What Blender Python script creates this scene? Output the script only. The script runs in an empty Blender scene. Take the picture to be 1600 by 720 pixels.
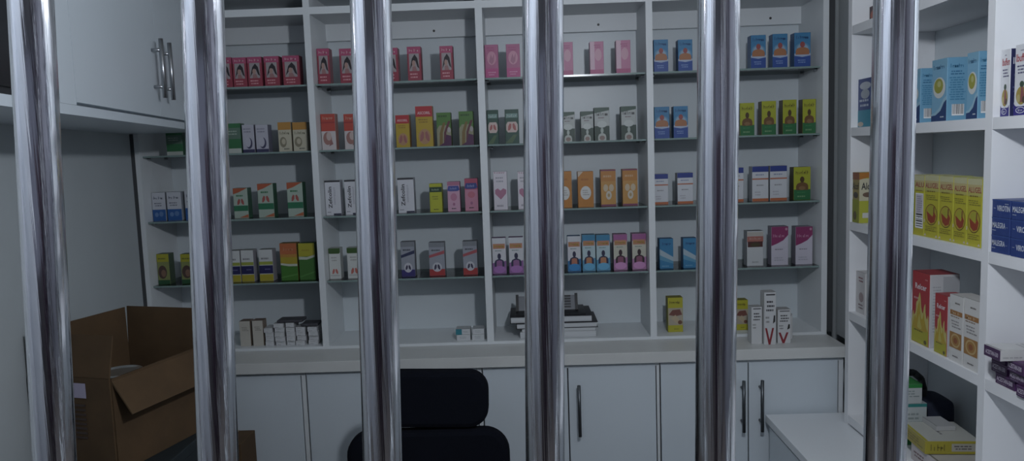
import bpy, bmesh, math, random
from mathutils import Vector, Matrix
random.seed(7)
SC = bpy.context.scene
COL = SC.collection

# ------------------------------------------------------------------ camera
F_PX = 1190.0
EYE = Vector((0, 0, 1.55))
cY = Vector((20, 123, -F_PX)).normalized()
cZ = -Vector((400, -11640, -F_PX)); cZ = (cZ - cZ.dot(cY) * cY).normalized()
cX = cY.cross(cZ)
ROT = Matrix((cX, cY, cZ))                      # camera axes -> world axes
cam_d = bpy.data.cameras.new('camera'); cam = bpy.data.objects.new('camera', cam_d); COL.objects.link(cam)
cam_d.sensor_width = 36.0; cam_d.lens = 36.0 * F_PX / 1600.0; cam_d.clip_start = 0.02; cam_d.clip_end = 60
cam.matrix_world = Matrix.Translation(EYE) @ ROT.to_4x4()
SC.camera = cam

def ray(px, py): return ROT @ Vector((px - 800, -(py - 360), -F_PX))
def at_y(px, py, Y): d = ray(px, py); return EYE + d * (Y / d.y)
def at_x(px, py, X): d = ray(px, py); return EYE + d * (X / d.x)

# ------------------------------------------------------------------ world, lights, exposure
W = bpy.data.worlds.new('world'); SC.world = W; W.use_nodes = True
bg = W.node_tree.nodes['Background']; bg.inputs[0].default_value = (0.66, 0.74, 1.0, 1); bg.inputs[1].default_value = 0.15
SC.view_settings.view_transform = 'Standard'; SC.view_settings.look = 'None'
SC.view_settings.gamma = 1; SC.view_settings.exposure = 0.0; SC.view_settings.use_curve_mapping = False
BULB = Vector((0.30, 0.75, 2.02))
BULB_W = 31.0
FILL_LAMP_W = 5.0

# ------------------------------------------------------------------ materials
MATS = {}
def mat(name, col, rough=0.5, metal=0.0, spec=0.5, emit=None, estr=0, trans=0, ior=1.45, noise=None, bump=None):
    if name in MATS: return MATS[name]
    m = bpy.data.materials.new(name); m.use_nodes = True
    nt = m.node_tree; p = nt.nodes['Principled BSDF']
    p.inputs['Base Color'].default_value = (*col, 1); p.inputs['Roughness'].default_value = rough
    p.inputs['Metallic'].default_value = metal; p.inputs['Specular IOR Level'].default_value = spec
    p.inputs['IOR'].default_value = ior; p.inputs['Transmission Weight'].default_value = trans
    if emit: p.inputs['Emission Color'].default_value = (*emit, 1); p.inputs['Emission Strength'].default_value = estr
    if noise or bump:
        tc = nt.nodes.new('ShaderNodeTexCoord'); mp = nt.nodes.new('ShaderNodeMapping')
        nt.links.new(tc.outputs['Object'], mp.inputs['Vector'])
    if noise:                                         # (scale xyz, amount)
        mp.inputs['Scale'].default_value = noise[0]
        n = nt.nodes.new('ShaderNodeTexNoise'); n.inputs['Scale'].default_value = 1; n.inputs['Detail'].default_value = 5
        nt.links.new(mp.outputs[0], n.inputs['Vector'])
        r = nt.nodes.new('ShaderNodeMapRange'); r.inputs['From Min'].default_value = .3; r.inputs['From Max'].default_value = .7
        r.inputs['To Min'].default_value = 1 - noise[1]; r.inputs['To Max'].default_value = 1 + noise[1] * .3
        nt.links.new(n.outputs['Fac'], r.inputs['Value'])
        h = nt.nodes.new('ShaderNodeVectorMath'); h.operation = 'SCALE'; h.inputs[0].default_value = col
        nt.links.new(r.outputs[0], h.inputs['Scale']); nt.links.new(h.outputs[0], p.inputs['Base Color'])
    if bump:
        mp2 = nt.nodes.new('ShaderNodeMapping'); nt.links.new(tc.outputs['Object'], mp2.inputs['Vector']); mp2.inputs['Scale'].default_value = bump[0]
        n2 = nt.nodes.new('ShaderNodeTexNoise'); n2.inputs['Scale'].default_value = 1; n2.inputs['Detail'].default_value = 3
        nt.links.new(mp2.outputs[0], n2.inputs['Vector'])
        b = nt.nodes.new('ShaderNodeBump'); b.inputs['Strength'].default_value = bump[1]; b.inputs['Distance'].default_value = bump[2]
        nt.links.new(n2.outputs['Fac'], b.inputs['Height']); nt.links.new(b.outputs[0], p.inputs['Normal'])
    MATS[name] = m; return m
def ink(c, rough=0.42):
    g = sum(c) / 3; k = .66 + .24 * min(c) / .7; c = tuple((x * .92 + g * .08) * k + .012 for x in c)
    c = tuple(round(x, 3) for x in c)
    return mat('print_%s_%s' % ('_'.join(str(x) for x in c), rough), c, rough)

LAM = mat('white_laminate', (0.66, 0.69, 0.71), 0.42, noise=((3, 3, 3), .04))
LAMR = mat('white_shelving_laminate', (0.76, 0.77, 0.79), 0.45, noise=((3, 3, 3), .04))
LAMD = mat('door_laminate', (0.60, 0.66, 0.71), 0.38, noise=((2, 2, 2), .05))
LAMW = mat('worktop_laminate', (0.60, 0.61, 0.60), 0.4, noise=((6, 6, 6), .06))
BACKP = mat('back_panel_board', (0.60, 0.65, 0.68), 0.35, noise=((2, 2, 2), .04))
WALL = mat('painted_wall', (0.46, 0.50, 0.52), 0.8, noise=((4, 4, 4), .05), bump=((60, 60, 60), .1, .002))
CEIL = mat('ceiling_paint', (0.6, 0.6, 0.58), 0.9)
FLOOR = mat('floor_tile', (0.22, 0.2, 0.19), 0.5, noise=((5, 5, 5), .2))
GAP = mat('dark_recess', (0.03, 0.03, 0.035), 0.9)
CHROME = mat('polished_steel', (0.80, 0.80, 0.84), 0.13, metal=1.0, bump=((620, 620, 2.2), .35, .0006), noise=((70, 70, 5), .10))
DSTEEL = mat('dark_steel', (0.10, 0.11, 0.12), 0.35, metal=.8)
STEEL = mat('brushed_steel', (0.42, 0.43, 0.45), 0.3, metal=1.0)
def clear_glass():
    m = bpy.data.materials.new('clear_shelf_glass'); m.use_nodes = True; nt = m.node_tree; nt.nodes.clear()
    o = nt.nodes.new('ShaderNodeOutputMaterial'); t = nt.nodes.new('ShaderNodeBsdfTransparent'); t.inputs[0].default_value = (.76, .80, .79, 1)
    g = nt.nodes.new('ShaderNodeBsdfGlossy'); g.inputs['Roughness'].default_value = .04; f = nt.nodes.new('ShaderNodeFresnel'); f.inputs[0].default_value = 1.5
    x = nt.nodes.new('ShaderNodeMixShader'); nt.links.new(f.outputs[0], x.inputs[0]); nt.links.new(t.outputs[0], x.inputs[1]); nt.links.new(g.outputs[0], x.inputs[2]); nt.links.new(x.outputs[0], o.inputs[0])
    return m
GLASS = clear_glass(); GEDGE = mat('green_glass_edge', (0.20, 0.27, 0.26), 0.2)
BLACKF = mat('black_mesh_fabric', (0.004, 0.005, 0.009), 0.95, spec=.15, bump=((300, 300, 300), .3, .001))
BLACKP = mat('black_plastic', (0.02, 0.021, 0.024), 0.45)
NAVYP = mat('navy_fabric', (0.015, 0.02, 0.04), 0.8)
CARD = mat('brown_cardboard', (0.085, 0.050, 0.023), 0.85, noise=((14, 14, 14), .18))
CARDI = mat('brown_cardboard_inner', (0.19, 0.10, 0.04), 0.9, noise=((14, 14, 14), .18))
TIN = mat('dull_tin', (0.55, 0.55, 0.53), 0.3, metal=.9)
SCREW = mat('screw_head', (0.06, 0.06, 0.06), 0.5, metal=.5)

# ------------------------------------------------------------------ mesh helpers
def link(name, bm, m, parent=None, smooth=False, bevel=0):
    me = bpy.data.meshes.new(name); bmesh.ops.recalc_face_normals(bm, faces=bm.faces); bm.to_mesh(me); bm.free()
    o = bpy.data.objects.new(name, me); COL.objects.link(o)
    for mm in (m if isinstance(m, (list, tuple)) else [m]): me.materials.append(mm)
    if smooth:
        for p in me.polygons: p.use_smooth = True
    if bevel:
        md = o.modifiers.new('bevel', 'BEVEL'); md.width = bevel; md.segments = 2; md.limit_method = 'ANGLE'
    if parent: o.parent = parent
    return o
def box(bm, x0, x1, y0, y1, z0, z1, M=None):
    vs = [Vector((x, y, z)) for z in (z0, z1) for y in (y0, y1) for x in (x0, x1)]
    if M: vs = [M @ v for v in vs]
    v = [bm.verts.new(p) for p in vs]
    for f in ((0, 1, 3, 2), (4, 5, 7, 6), (0, 1, 5, 4), (2, 3, 7, 6), (0, 2, 6, 4), (1, 3, 7, 5)): bm.faces.new([v[i] for i in f])
def tube(bm, a, b, r, n=20, caps=True):
    a = Vector(a); b = Vector(b); d = (b - a).normalized()
    u = d.orthogonal().normalized(); w = d.cross(u)
    A = []; B = []
    for i in range(n):
        t = 2 * math.pi * i / n; o = (u * math.cos(t) + w * math.sin(t)) * r
        A.append(bm.verts.new(a + o)); B.append(bm.verts.new(b + o))
    for i in range(n): bm.faces.new((A[i], A[(i + 1) % n], B[(i + 1) % n], B[i]))
    if caps: bm.faces.new(A); bm.faces.new(B)
def lathe(bm, prof, c, n=28):
    rings = []
    for r, z in prof:
        rings.append([bm.verts.new((c[0] + r * math.cos(2 * math.pi * i / n), c[1] + r * math.sin(2 * math.pi * i / n), c[2] + z)) for i in range(n)])
    for k in range(len(rings) - 1):
        for i in range(n): bm.faces.new((rings[k][i], rings[k][(i + 1) % n], rings[k + 1][(i + 1) % n], rings[k + 1][i]))
    bm.faces.new(rings[0]); bm.faces.new(rings[-1])
def prism(bm, pts, d, M):          # outline pts (x,z) extruded along local y by d
    A = [bm.verts.new(M @ Vector((x, 0, z))) for x, z in pts]; B = [bm.verts.new(M @ Vector((x, d, z))) for x, z in pts]
    n = len(pts)
    for i in range(n): bm.faces.new((A[i], A[(i + 1) % n], B[(i + 1) % n], B[i]))
    bm.faces.new(A); bm.faces.new(B)
def one(name, x0, x1, y0, y1, z0, z1, m, parent=None, bevel=0):
    bm = bmesh.new(); box(bm, x0, x1, y0, y1, z0, z1); return link(name, bm, m, parent, bevel=bevel)
def thing(name, label, cat, loc=(0, 0, 0), group=None, rz=0):
    o = bpy.data.objects.new(name, None); COL.objects.link(o); o.location = loc; o.rotation_euler = (0, 0, rz)
    o['label'] = label; o['category'] = cat
    if group: o['group'] = group
    return o
def tag(o, label, cat, group=None):
    o['label'] = label; o['category'] = cat
    if group: o['group'] = group
    return o
def struct(o): o['kind'] = 'structure'; return o
def smooth_by_angle(o, ang=35):
    for p in o.data.polygons: p.use_smooth = True
    md = o.modifiers.new('wn', 'WEIGHTED_NORMAL') if False else None
    return o

# ------------------------------------------------------------------ room shell
struct(one('floor', -2.2, 2.2, -3.2, 3.1, -0.1, 0.0, FLOOR))
struct(one('ceiling', -2.2, 2.2, -3.2, 3.1, 2.62, 2.72, CEIL))
struct(one('wall_back', -2.2, 2.2, 2.90, 3.0, 0, 2.62, WALL))
struct(one('wall_right', 1.24, 1.34, 0.55, 2.90, 0, 2.62, WALL))
# the left wall runs slightly askew: it nears the camera as it comes forward
WL0 = Vector((-1.335, 2.60, 0)); WDIR = Vector((math.sin(math.radians(9.6)), -math.cos(math.radians(9.6)), 0)); WN = Vector((math.cos(math.radians(9.6)), math.sin(math.radians(9.6)), 0))
MWL = Matrix.Translation(WL0) @ Matrix(((WDIR.x, WN.x, 0, 0), (WDIR.y, WN.y, 0, 0), (0, 0, 1, 0), (0, 0, 0, 1)))   # local x runs forward along the wall, local y into the room
bm = bmesh.new(); box(bm, -0.35, 2.02, -0.095, -0.014, 0, 2.62, MWL); struct(link('wall_left', bm, WALL))
# front wall around the barred hatch (camera stands outside it)
struct(one('wall_front', -2.2, -0.78, 0.42, 0.54, 0, 2.62, WALL))
struct(one('wall_front_side', 0.78, 2.2, 0.42, 0.54, 0, 2.62, WALL))
struct(one('wall_front_below', -0.78, 0.78, 0.42, 0.54, 0, 0.93, WALL))
struct(one('wall_front_above', -0.78, 0.78, 0.42, 0.54, 2.2, 2.62, WALL))
# the passage outside the hatch, mirrored by the polished bars
PW = mat('passage_plaster', (0.72, 0.75, 0.80), 0.8)
struct(one('wall_passage_left', -1.5, -1.4, -2.6, 0.42, 0, 2.62, PW))
struct(one('wall_passage_jut', -1.4, -0.48, -0.24, -0.16, 0, 2.62, PW))
struct(one('wall_passage_right', 1.1, 1.2, -2.6, 0.42, 0, 2.62, mat('passage_grey', (.34, .35, .40), .8)))
struct(one('dark_streak_panel', -0.11, 0.13, -0.18, -0.14, 0, 1.56, mat('dark_streak_paint', (0.03, 0.018, 0.03), .6)))  # unseen dark panel added for a standing person's streak in the bars
struct(one('dark_streak_post', 0.10, 0.16, -0.22, -0.19, 0, 2.62, MATS['dark_streak_paint']))  # unseen dark post added to carry that streak higher
struct(one('white_streak_post', 0.228, 0.240, -0.08, -0.05, 0, 2.62, mat('white_streak_paint', (.6, .62, .66), .5)))  # unseen white post added for a bright streak in the bars
struct(one('far_white_streak_post', 0.46, 0.50, -0.30, -0.25, 0, 2.62, MATS['white_streak_paint']))  # second unseen white post, added for the bars to mirror
struct(one('far_dark_streak_panel', 0.60, 0.72, -0.30, -0.26, 0, 2.3, mat('dark_streak_paint_2', (0.05, 0.04, 0.06), .6)))  # unseen dark panel added for another dark streak in the bars

# pendant bulb in the room (above the frame)
bl = thing('pendant_bulb', 'bare glowing bulb hanging on a cord from the ceiling', 'lamp', BULB)
bm = bmesh.new(); tube(bm, (0, 0, 0.085), (0, 0, 2.62 - BULB.z), .003, 8); link('cord', bm, BLACKP, bl)
bm = bmesh.new(); lathe(bm, [(.014, .04), (.016, .05), (.016, .085), (.006, .095)], (0, 0, 0)); link('socket', bm, BLACKP, bl)
bm = bmesh.new(); lathe(bm, [(.006, -.03), (.022, -.022), (.03, 0), (.026, .018), (.014, .04)], (0, 0, 0))
g = link('glass_bulb', bm, mat('bulb_glow', (1, 1, 1), .5, emit=(0.93, 0.97, 1.0), estr=40), bl, smooth=True); g.visible_shadow = True
ld = bpy.data.lights.new('bulb_light', 'POINT'); ld.energy = BULB_W; ld.color = (0.87, 0.92, 1.0); ld.shadow_soft_size = 0.034
lo = bpy.data.objects.new('bulb_light', ld); COL.objects.link(lo); lo.location = (BULB.x, BULB.y, BULB.z - 0.066)
# added unseen fill lamp, brightens the passage walls mirrored in the bars
tl = thing('fill_lamp', 'added unseen tube-shaped fill lamp outside the hatch', 'lamp', (-0.85, 0.13, 2.56))
one('fill_lamp_housing', -.03, .03, -.25, .25, .02, .06, LAM, tl)
bm = bmesh.new(); tube(bm, (0, -.24, 0), (0, .24, 0), .014, 12); link('tube', bm, mat('fill_glow', (1, 1, 1), .5, emit=(.85, .92, 1), estr=6), tl)
ad = bpy.data.lights.new('fill_light', 'AREA'); ad.shape = 'RECTANGLE'; ad.size = .06; ad.size_y = .48; ad.energy = FILL_LAMP_W; ad.color = (.85, .92, 1)
ao = bpy.data.objects.new('fill_light', ad); COL.objects.link(ao); ao.location = (-0.85, 0.13, 2.53)

# ------------------------------------------------------------------ window grille of steel bars
gr = thing('security_grille', 'row of thick polished steel bars closing the hatch in front of the shelves', 'security grille', (0, .485, .93))
for xt, xb in ((48, 86), (316, 341), (579, 598), (848, 852), (1123, 1117), (1400, 1382)):
    a = at_y(xt, 0, .485); b = at_y(xb, 720, .485); d = (a - b) / (a.z - b.z)
    top = a + d * (2.17 - a.z); bot = a + d * (0.96 - a.z)
    bm = bmesh.new(); tube(bm, bot - gr.location, top - gr.location, .01285, 48)
    o = link('bar', bm, CHROME, gr, smooth=True)
for z in (0.945, 2.185):
    bm = bmesh.new(); tube(bm, (-.78, 0, z - .93), (.78, 0, z - .93), .0145, 24); link('rail', bm, CHROME, gr, smooth=True)

# ------------------------------------------------------------------ back display shelving
SX0, SX1 = -1.336, 1.022
YF, YB = 2.60, 2.83
ZS = [1.803, 1.579, 1.351, 1.125]; ZB = 0.897
ZC = ZB - 0.0105            # worktop surface
UPR = [(-1.336, -1.319), (-0.728, -0.706), (-0.152, -0.128), (0.416, 0.438), (1.003, 1.022)]
sh = thing('display_shelving', 'white open display shelving with four bays of glass shelves on the back worktop', 'shelving', (0, YF, ZC + .0005))
def rel(bm_fn): pass
OX = lambda y: y - YF
OZ = lambda z: z - ZC - .0005
for x0, x1 in UPR: one('upright', x0, x1, 0, YB - YF, OZ(ZC + .0005), OZ(2.10), LAM, sh)
for i in range(4):
    x0 = UPR[i][1]; x1 = UPR[i + 1][0]
    one('bottom_board', x0, x1, 0, YB - YF, 0, OZ(ZB), LAM, sh)
    one('top_board', x0, x1, 0, YB - YF, OZ(2.032), OZ(2.056), LAM, sh)
    one('batten', x0, x1, 0.205, YB - YF, OZ(1.972), OZ(2.032), LAM, sh)
    if i: xm = at_y((0, 678, 935, 1204)[i], (0, 50, 40, 28)[i], 2.803).x; bm = bmesh.new(); tube(bm, (xm, .2035, OZ(1.995)), (xm, .206, OZ(1.995)), .0045, 10); link('screw', bm, SCREW, sh)
    for z in ZS:
        gsh = one('glass_shelf', x0 + .001, x1 - .001, .018, YB - YF - .004, OZ(z - .006), OZ(z), [GLASS, GEDGE], sh)
        for p in gsh.data.polygons:
            if abs(p.normal.z) < .5: p.material_index = 1
        for xx, s in ((x0, 1), (x1, -1)):
            for yy in (.05, .18): bm = bmesh.new(); tube(bm, (xx, yy, OZ(z - .010)), (xx + s * .012, yy, OZ(z - .010)), .0038, 8); link('shelf_pin', bm, STEEL, gsh)
bm = bmesh.new(); box(bm, SX0, SX1, YB - YF, YB - YF + .012, 0, OZ(2.10)); link('back_panel', bm, BACKP, sh)
one('top_cap', SX0, SX1, 0.0, YB - YF, OZ(2.10), OZ(2.118), LAM, sh)
# filler between the display shelving and the right-hand unit
struct(one('trim_1', 1.055, 1.232, 2.36, 2.60, ZC + .002, 2.3, mat('grey_filler', (0.30, 0.32, 0.33), .6)))

GAP_SHADE = mat('painted_gap_shade', (.06, .065, .07), .8)  # the two strips below paint gap and corner shade as colour
struct(one('gap_shade_strip', 1.0235, 1.0535, 2.63, 2.66, ZC + .002, 2.3, GAP_SHADE))
struct(one('corner_shade_strip', -1.352, -1.3375, 2.60, 2.64, .0, 2.3, GAP_SHADE))

# ------------------------------------------------------------------ base cabinets and worktop
YW = 2.436
wt = one('worktop', -1.328, 1.026, YW, 2.895, ZC - .036, ZC, LAMW, bevel=.001)
tag(wt, 'long pale worktop running under the display shelving along the back wall', 'worktop')
def handle(parent, x, y, z0, z1, out=.03, mname=STEEL):
    h = bpy.data.objects.new('handle', None)
    bm = bmesh.new(); tube(bm, (x, y - out, z0), (x, y - out, z1), .0055, 14)
    for z in (z0 + .03, z1 - .03): tube(bm, (x, y - out, z), (x, y, z), .004, 10)
    return link('handle', bm, mname, parent, smooth=True)
cabs = [(-1.328, -0.7525, [(-1.325, -1.052), (-1.048, -.770)], 'base cabinet farthest left under the worktop, behind the brown carton', [(-1.08), (-1.02)]),
        (-0.7515, -0.1655, [(-.749, -.467), (-.463, -.183)], 'base cabinet directly behind the black office chair', [-.49, -.44]),
        (-0.1645, 0.4205, [(-.162, .116), (.120, .407)], 'base cabinet between the chair and the cabinet with two handles side by side', [.09, .152]),
        (0.4215, 1.022, [(.424, .709), (.713, 1.003)], 'base cabinet at the right end, its two long handles side by side', [.688, .748])]
for x0, x1, doors, lab, hx in cabs:
    c = thing('base_cabinet', 'white two-door ' + lab, 'cabinet', (0, YW + .02, 0), 'base cabinets under the back worktop')
    one('body', x0, x1, .018, .44, 0, ZC - .0365, LAM, c)
    bm = bmesh.new(); box(bm, x0 + .001, x1 - .001, 0.001, .018, .80 + .036, ZC - .037)
    link('top_rail', bm, LAM, c)
    bm = bmesh.new(); box(bm, doors[0][0] - .003, doors[1][1] + .003, .012, .0175, .09, .848 - .0); link('shadow_gap', bm, GAP, c)
    for (a, b), xh in zip(doors, hx):
        d = one('door', a, b, 0, .0115, .10, .845 - .001, LAMD, c, bevel=.001)
        # handle from about .80 down
        handle(d, xh, 0, .612, .785, mname=DSTEEL)
    # stiles
    if x1 - doors[1][1] > .005: one('stile', doors[1][1] + .0035, x1 - .001, .001, .0175, .05, .836, LAM, c)
    if doors[0][0] - x0 > .005: one('stile', x0 + .001, doors[0][0] - .0035, .001, .0175, .05, .836, LAM, c)

# ------------------------------------------------------------------ upper cabinet on the left wall
uc = thing('wall_cabinet', 'white wall cabinet high on the left wall with paired bar handles', 'wall cabinet', (0, 0, 0))
uc.matrix_world = MWL.copy()
ZU = 1.655; D = .245
def ubox(name, x0, x1, y0, y1, z0, z1, m, par=uc, bevel=0):
    return one(name, x0, x1, y0, y1, z0, z1, m, par, bevel)
ubox('bottom_board', 0.01, 1.62, -.0135, D, ZU, ZU + .020, LAMD)
ubox('body', 0.01, 1.175, -.0135, D - .02, ZU + .0205, 2.45, LAMD)
ubox('stile', 1.100, 1.175, D - .02, D, ZU + .0205, 2.45, LAMD)
ubox('top_board', 0.01, 1.62, -.0135, D, 2.455, 2.475, LAM)
ubox('end_panel', 1.60, 1.62, -.0135, D, ZU + .021, 2.453, LAM)
ubox('niche_back', 1.18, 1.598, -.0135, .008, ZU + .021, 2.453, LAM)
d1 = ubox('door', .531, 1.098, D - .019, D, ZU + .027, 2.445, LAMD)
d2 = ubox('door', .012, .5295, D - .019, D, ZU + .027, 2.445, LAMD)
for dd, x in ((d1, .572), (d2, .493)):
    bm = bmesh.new(); z0 = ZU + .074; z1 = z0 + .158
    tube(bm, (x, D + .026, z0), (x, D + .026, z1), .006, 14)
    for z in (z0 + .03, z1 - .03): tube(bm, (x, D, z), (x, D + .026, z), .0045, 10)
    link('handle', bm, STEEL, dd, smooth=True)
# added black block, its colour standing for the shade in the open niche
niche_block = thing('niche_shade_block', 'black flat-fronted block standing for shade in the open end of the wall cabinet', 'shade block', (0, 0, 0)); niche_block.matrix_world = MWL.copy()
ubox('shade_block_body', 1.182, 1.592, .02, D - .012, ZU + .0215, 2.20, BLACKP, niche_block, .004)
ubox('front_panel', 1.195, 1.58, D - .0118, D - .008, ZU + .035, 2.18, mat('niche_shade_gloss', (.008, .010, .012), .25), niche_block)  # front face of the added block standing for the niche shade

# ------------------------------------------------------------------ right-hand shelving and desk
XR = 0.98; XB = 1.225
ru = thing('shelving_unit', 'white open shelving unit with thick boards along the right wall above the low counter', 'shelving', (XR, 0, .668))
RZ = lambda z: z - .668
BZ = [0.700, 1.028, 1.305, 1.588, 1.887]
YU = [(2.322, 2.347), (1.626, 1.651), (0.92, 0.945)]
for a, b in YU: one('upright', 0, XB - XR, a, b, 0.0, RZ(2.30), LAMR, ru)
for i in range(2):
    y1 = YU[i][0] - .0005; y0 = YU[i + 1][1] + .0005
    for z in BZ: one('shelf_board', 0.0005, XB - XR, y0, y1, RZ(z - .025), RZ(z), LAMR, ru)
one('top_board', 0, XB - XR, .92, 2.347, RZ(2.3005), RZ(2.325), LAMR, ru)
one('back_panel', XB - XR + .0005, XB - XR + .008, .92, 2.347, 0, RZ(2.30), BACKP, ru)
dk = thing('low_counter', 'low white counter cabinet under the right-hand shelving unit', 'counter', (.76, 0, 0))
one('counter_top', 0, .473, .90, YW - .003, .643, .6675, mat('counter_top_laminate', (.74, .77, .80), .35), dk, .001)
one('body', .02, .47, .92, YW - .01, 0, .6425, LAM, dk)
for k in range(3): dd = one('door', .004, .0195, .94 + k * .49, .94 + k * .49 + .485, .06, .635, LAMD, dk, .001)

# ------------------------------------------------------------------ cartons with printed faces
TXT = {}
def text2d(s, bold=False):
    if s in TXT: return TXT[s]
    cu = bpy.data.curves.new('t', 'FONT'); cu.body = s; cu.resolution_u = 2; cu.size = 1; cu.offset = .018
    ob = bpy.data.objects.new('t', cu); me = bpy.data.meshes.new_from_object(ob)
    vs = [(v.co.x, v.co.y) for v in me.vertices]; fs = [tuple(p.vertices) for p in me.polygons]
    bpy.data.objects.remove(ob); bpy.data.meshes.remove(me); bpy.data.curves.remove(cu)
    x0 = min(v[0] for v in vs); x1 = max(v[0] for v in vs); y0 = min(v[1] for v in vs); y1 = max(v[1] for v in vs)
    TXT[s] = ([((x - x0) / (x1 - x0), (y - y0) / (y1 - y0)) for x, y in vs], fs); return TXT[s]

READABLE = {'Zefcolin', 'Ibuffem', 'ALUGEL', 'ALU', 'MALEGRA', 'VIROTIN', 'Relcer', 'Alcof', 'ACESTAN-500', 'ASCORIL'}
class Carton:
    def __init__(s, w, h, d, front, side=None, top=None, back=None):
        s.w, s.h, s.d = w, h, d; s.V = []; s.Fc = []; s.M = []; s.mi = {}; s.k = 0
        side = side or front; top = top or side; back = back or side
        c = .0009; x = w / 2
        P = [(-x + c, 0), (x - c, 0), (x, c), (x, d - c), (x - c, d), (-x + c, d), (-x, d - c), (-x, c)]
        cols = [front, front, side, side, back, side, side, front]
        for z in (0, h): s.V += [(a, b, z) for a, b in P]
        for i in range(8): s.face((i, (i + 1) % 8, (i + 1) % 8 + 8, i + 8), cols[i])
        s.face(tuple(range(7, -1, -1)), top); s.face(tuple(range(8, 16)), top)
        # tuck flap folded into the top: raised lip with a dark slot at the front edge
        s.rect(0.03, 0.02, 0.97, 0.05, tuple(q * .35 for q in top), 'T'); s.rect(0.05, .06, .95, .97, top, 'T')
    def m(s, col):
        if col not in s.mi: s.mi[col] = len(s.mi)
        return s.mi[col]
    def face(s, idx, col): s.Fc.append(tuple(idx)); s.M.append(s.m(col))
    def frame(s, f):
        w, h, d = s.w, s.h, s.d; x = w / 2
        return {'F': (Vector((-x, 0, 0)), Vector((w, 0, 0)), Vector((0, 0, h)), Vector((0, -1, 0))),
                'R': (Vector((x, 0, 0)), Vector((0, d, 0)), Vector((0, 0, h)), Vector((1, 0, 0))),
                'L': (Vector((-x, d, 0)), Vector((0, -d, 0)), Vector((0, 0, h)), Vector((-1, 0, 0))),
                'T': (Vector((-x, 0, h)), Vector((w, 0, 0)), Vector((0, d, 0)), Vector((0, 0, 1)))}[f]
    def poly(s, pts, col, f='F', lift=True):
        O, U, V, N = s.frame(f)
        if lift: s.k += 1
        b = len(s.V); off = N * (.00012 + .00005 * s.k)
        for u, v in pts: s.V.append(tuple(O + U * min(max(u, .004), .996) + V * min(max(v, .003), .997) + off))
        s.face(range(b, b + len(pts)), col)
    def rect(s, u0, v0, u1, v1, col, f='F', lift=True): s.poly([(u0, v0), (u1, v0), (u1, v1), (u0, v1)], col, f, lift)
    def ell(s, cu, cv, ru, rv, col, f='F', n=22, a0=0, a1=360):
        s.poly([(cu + ru * math.cos(math.radians(a0 + (a1 - a0) * i / n)), cv + rv * math.sin(math.radians(a0 + (a1 - a0) * i / n))) for i in range(n if a1 - a0 == 360 else n + 1)], col, f)
    def word(s, t, u0, v0, u1, v1, col, f='F'):          # lettering too small to read in the photo: blurred strokes of uneven height
        r = random.Random(len(t) * 7 + ord(t[0])); s.k += 1; n = len(t); st = (u1 - u0) / n
        for i in range(n):
            top = v0 + (v1 - v0) * (1.0 if i == 0 else r.choice((.62, .7, 1.0))); a = u0 + st * i
            s.rect(a, v0, a + st * .3, top, col, f, False)
            if r.random() < .7: s.rect(a, v0 + (v1 - v0) * r.choice((0, .3, .45)), a + st * .8, v0 + (v1 - v0) * .6, col, f, False)
    def spoly(s, pts, col, f='F', n=5):                  # closed smooth outline through the points
        out = []; N_ = len(pts)
        for i in range(N_):
            p0, p1, p2, p3 = pts[i - 1], pts[i], pts[(i + 1) % N_], pts[(i + 2) % N_]
            for j in range(n):
                t = j / n; out.append(tuple(.5 * (2 * p1[k] + (p2[k] - p0[k]) * t + (2 * p0[k] - 5 * p1[k] + 4 * p2[k] - p3[k]) * t * t + (3 * p1[k] - p0[k] - 3 * p2[k] + p3[k]) * t ** 3) for k in (0, 1)))
        s.poly(out, col, f)
    def txt(s, t, u0, v0, u1, v1, col, f='F', rot=False):
        if t not in READABLE: return s.word(t, u0, v0, u1, v1, col, f)
        O, U, V, N = s.frame(f); vs, fs = text2d(t); s.k += 1; b = len(s.V); off = N * (.00012 + .00005 * s.k)
        for a, c in vs:
            if rot: u = u1 - (u1 - u0) * c; v = v0 + (v1 - v0) * a
            else: u = u0 + (u1 - u0) * a; v = v0 + (v1 - v0) * c
            s.V.append(tuple(O + U * u + V * v + off))
        for q in fs: s.face([b + i for i in q], col)
    def lines(s, u0, v0, u1, v1, n, col, f='F', seed=1):
        r = random.Random(seed); s.k += 1; hh = (v1 - v0) / n
        for i in range(n):
            u = u0 + (u1 - u0) * r.uniform(0, .12); e = u1 - (u1 - u0) * r.uniform(0, .25); v = v1 - hh * (i + .75)
            while u < e:
                q = min(e, u + (u1 - u0) * r.uniform(.08, .28)); s.rect(u, v, q, v + hh * .45, col, f, False); u = q + (u1 - u0) * .04
    def barcode(s, u0, v0, u1, v1, f='R', horiz=False):
        s.rect(u0, v0, u1, v1, (.8, .8, .8), f); s.k += 1; r = random.Random(3); t = .05
        while t < .93:
            q = t + r.uniform(.015, .05)
            if horiz: s.rect(u0 + (u1 - u0) * .1, v0 + (v1 - v0) * t, u1 - (u1 - u0) * .1, v0 + (v1 - v0) * q, (.04, .04, .04), f, False)
            else: s.rect(u0 + (u1 - u0) * t, v0 + (v1 - v0) * .12, u0 + (u1 - u0) * q, v1, (.04, .04, .04), f, False)
            t = q + r.uniform(.02, .06)
    def man(s, cu, v0, v1, skin, hair, wid=.36, f='F'):
        h = v1 - v0
        s.poly([(cu - wid, v0), (cu - wid, v0 + .30 * h), (cu - wid * .8, v0 + .46 * h), (cu - wid * .25, v0 + .56 * h), (cu + wid * .25, v0 + .56 * h), (cu + wid * .8, v0 + .46 * h), (cu + wid, v0 + .30 * h), (cu + wid, v0)], skin, f)
        s.ell(cu, v0 + .76 * h, wid * .36, .22 * h, hair, f)
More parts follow.
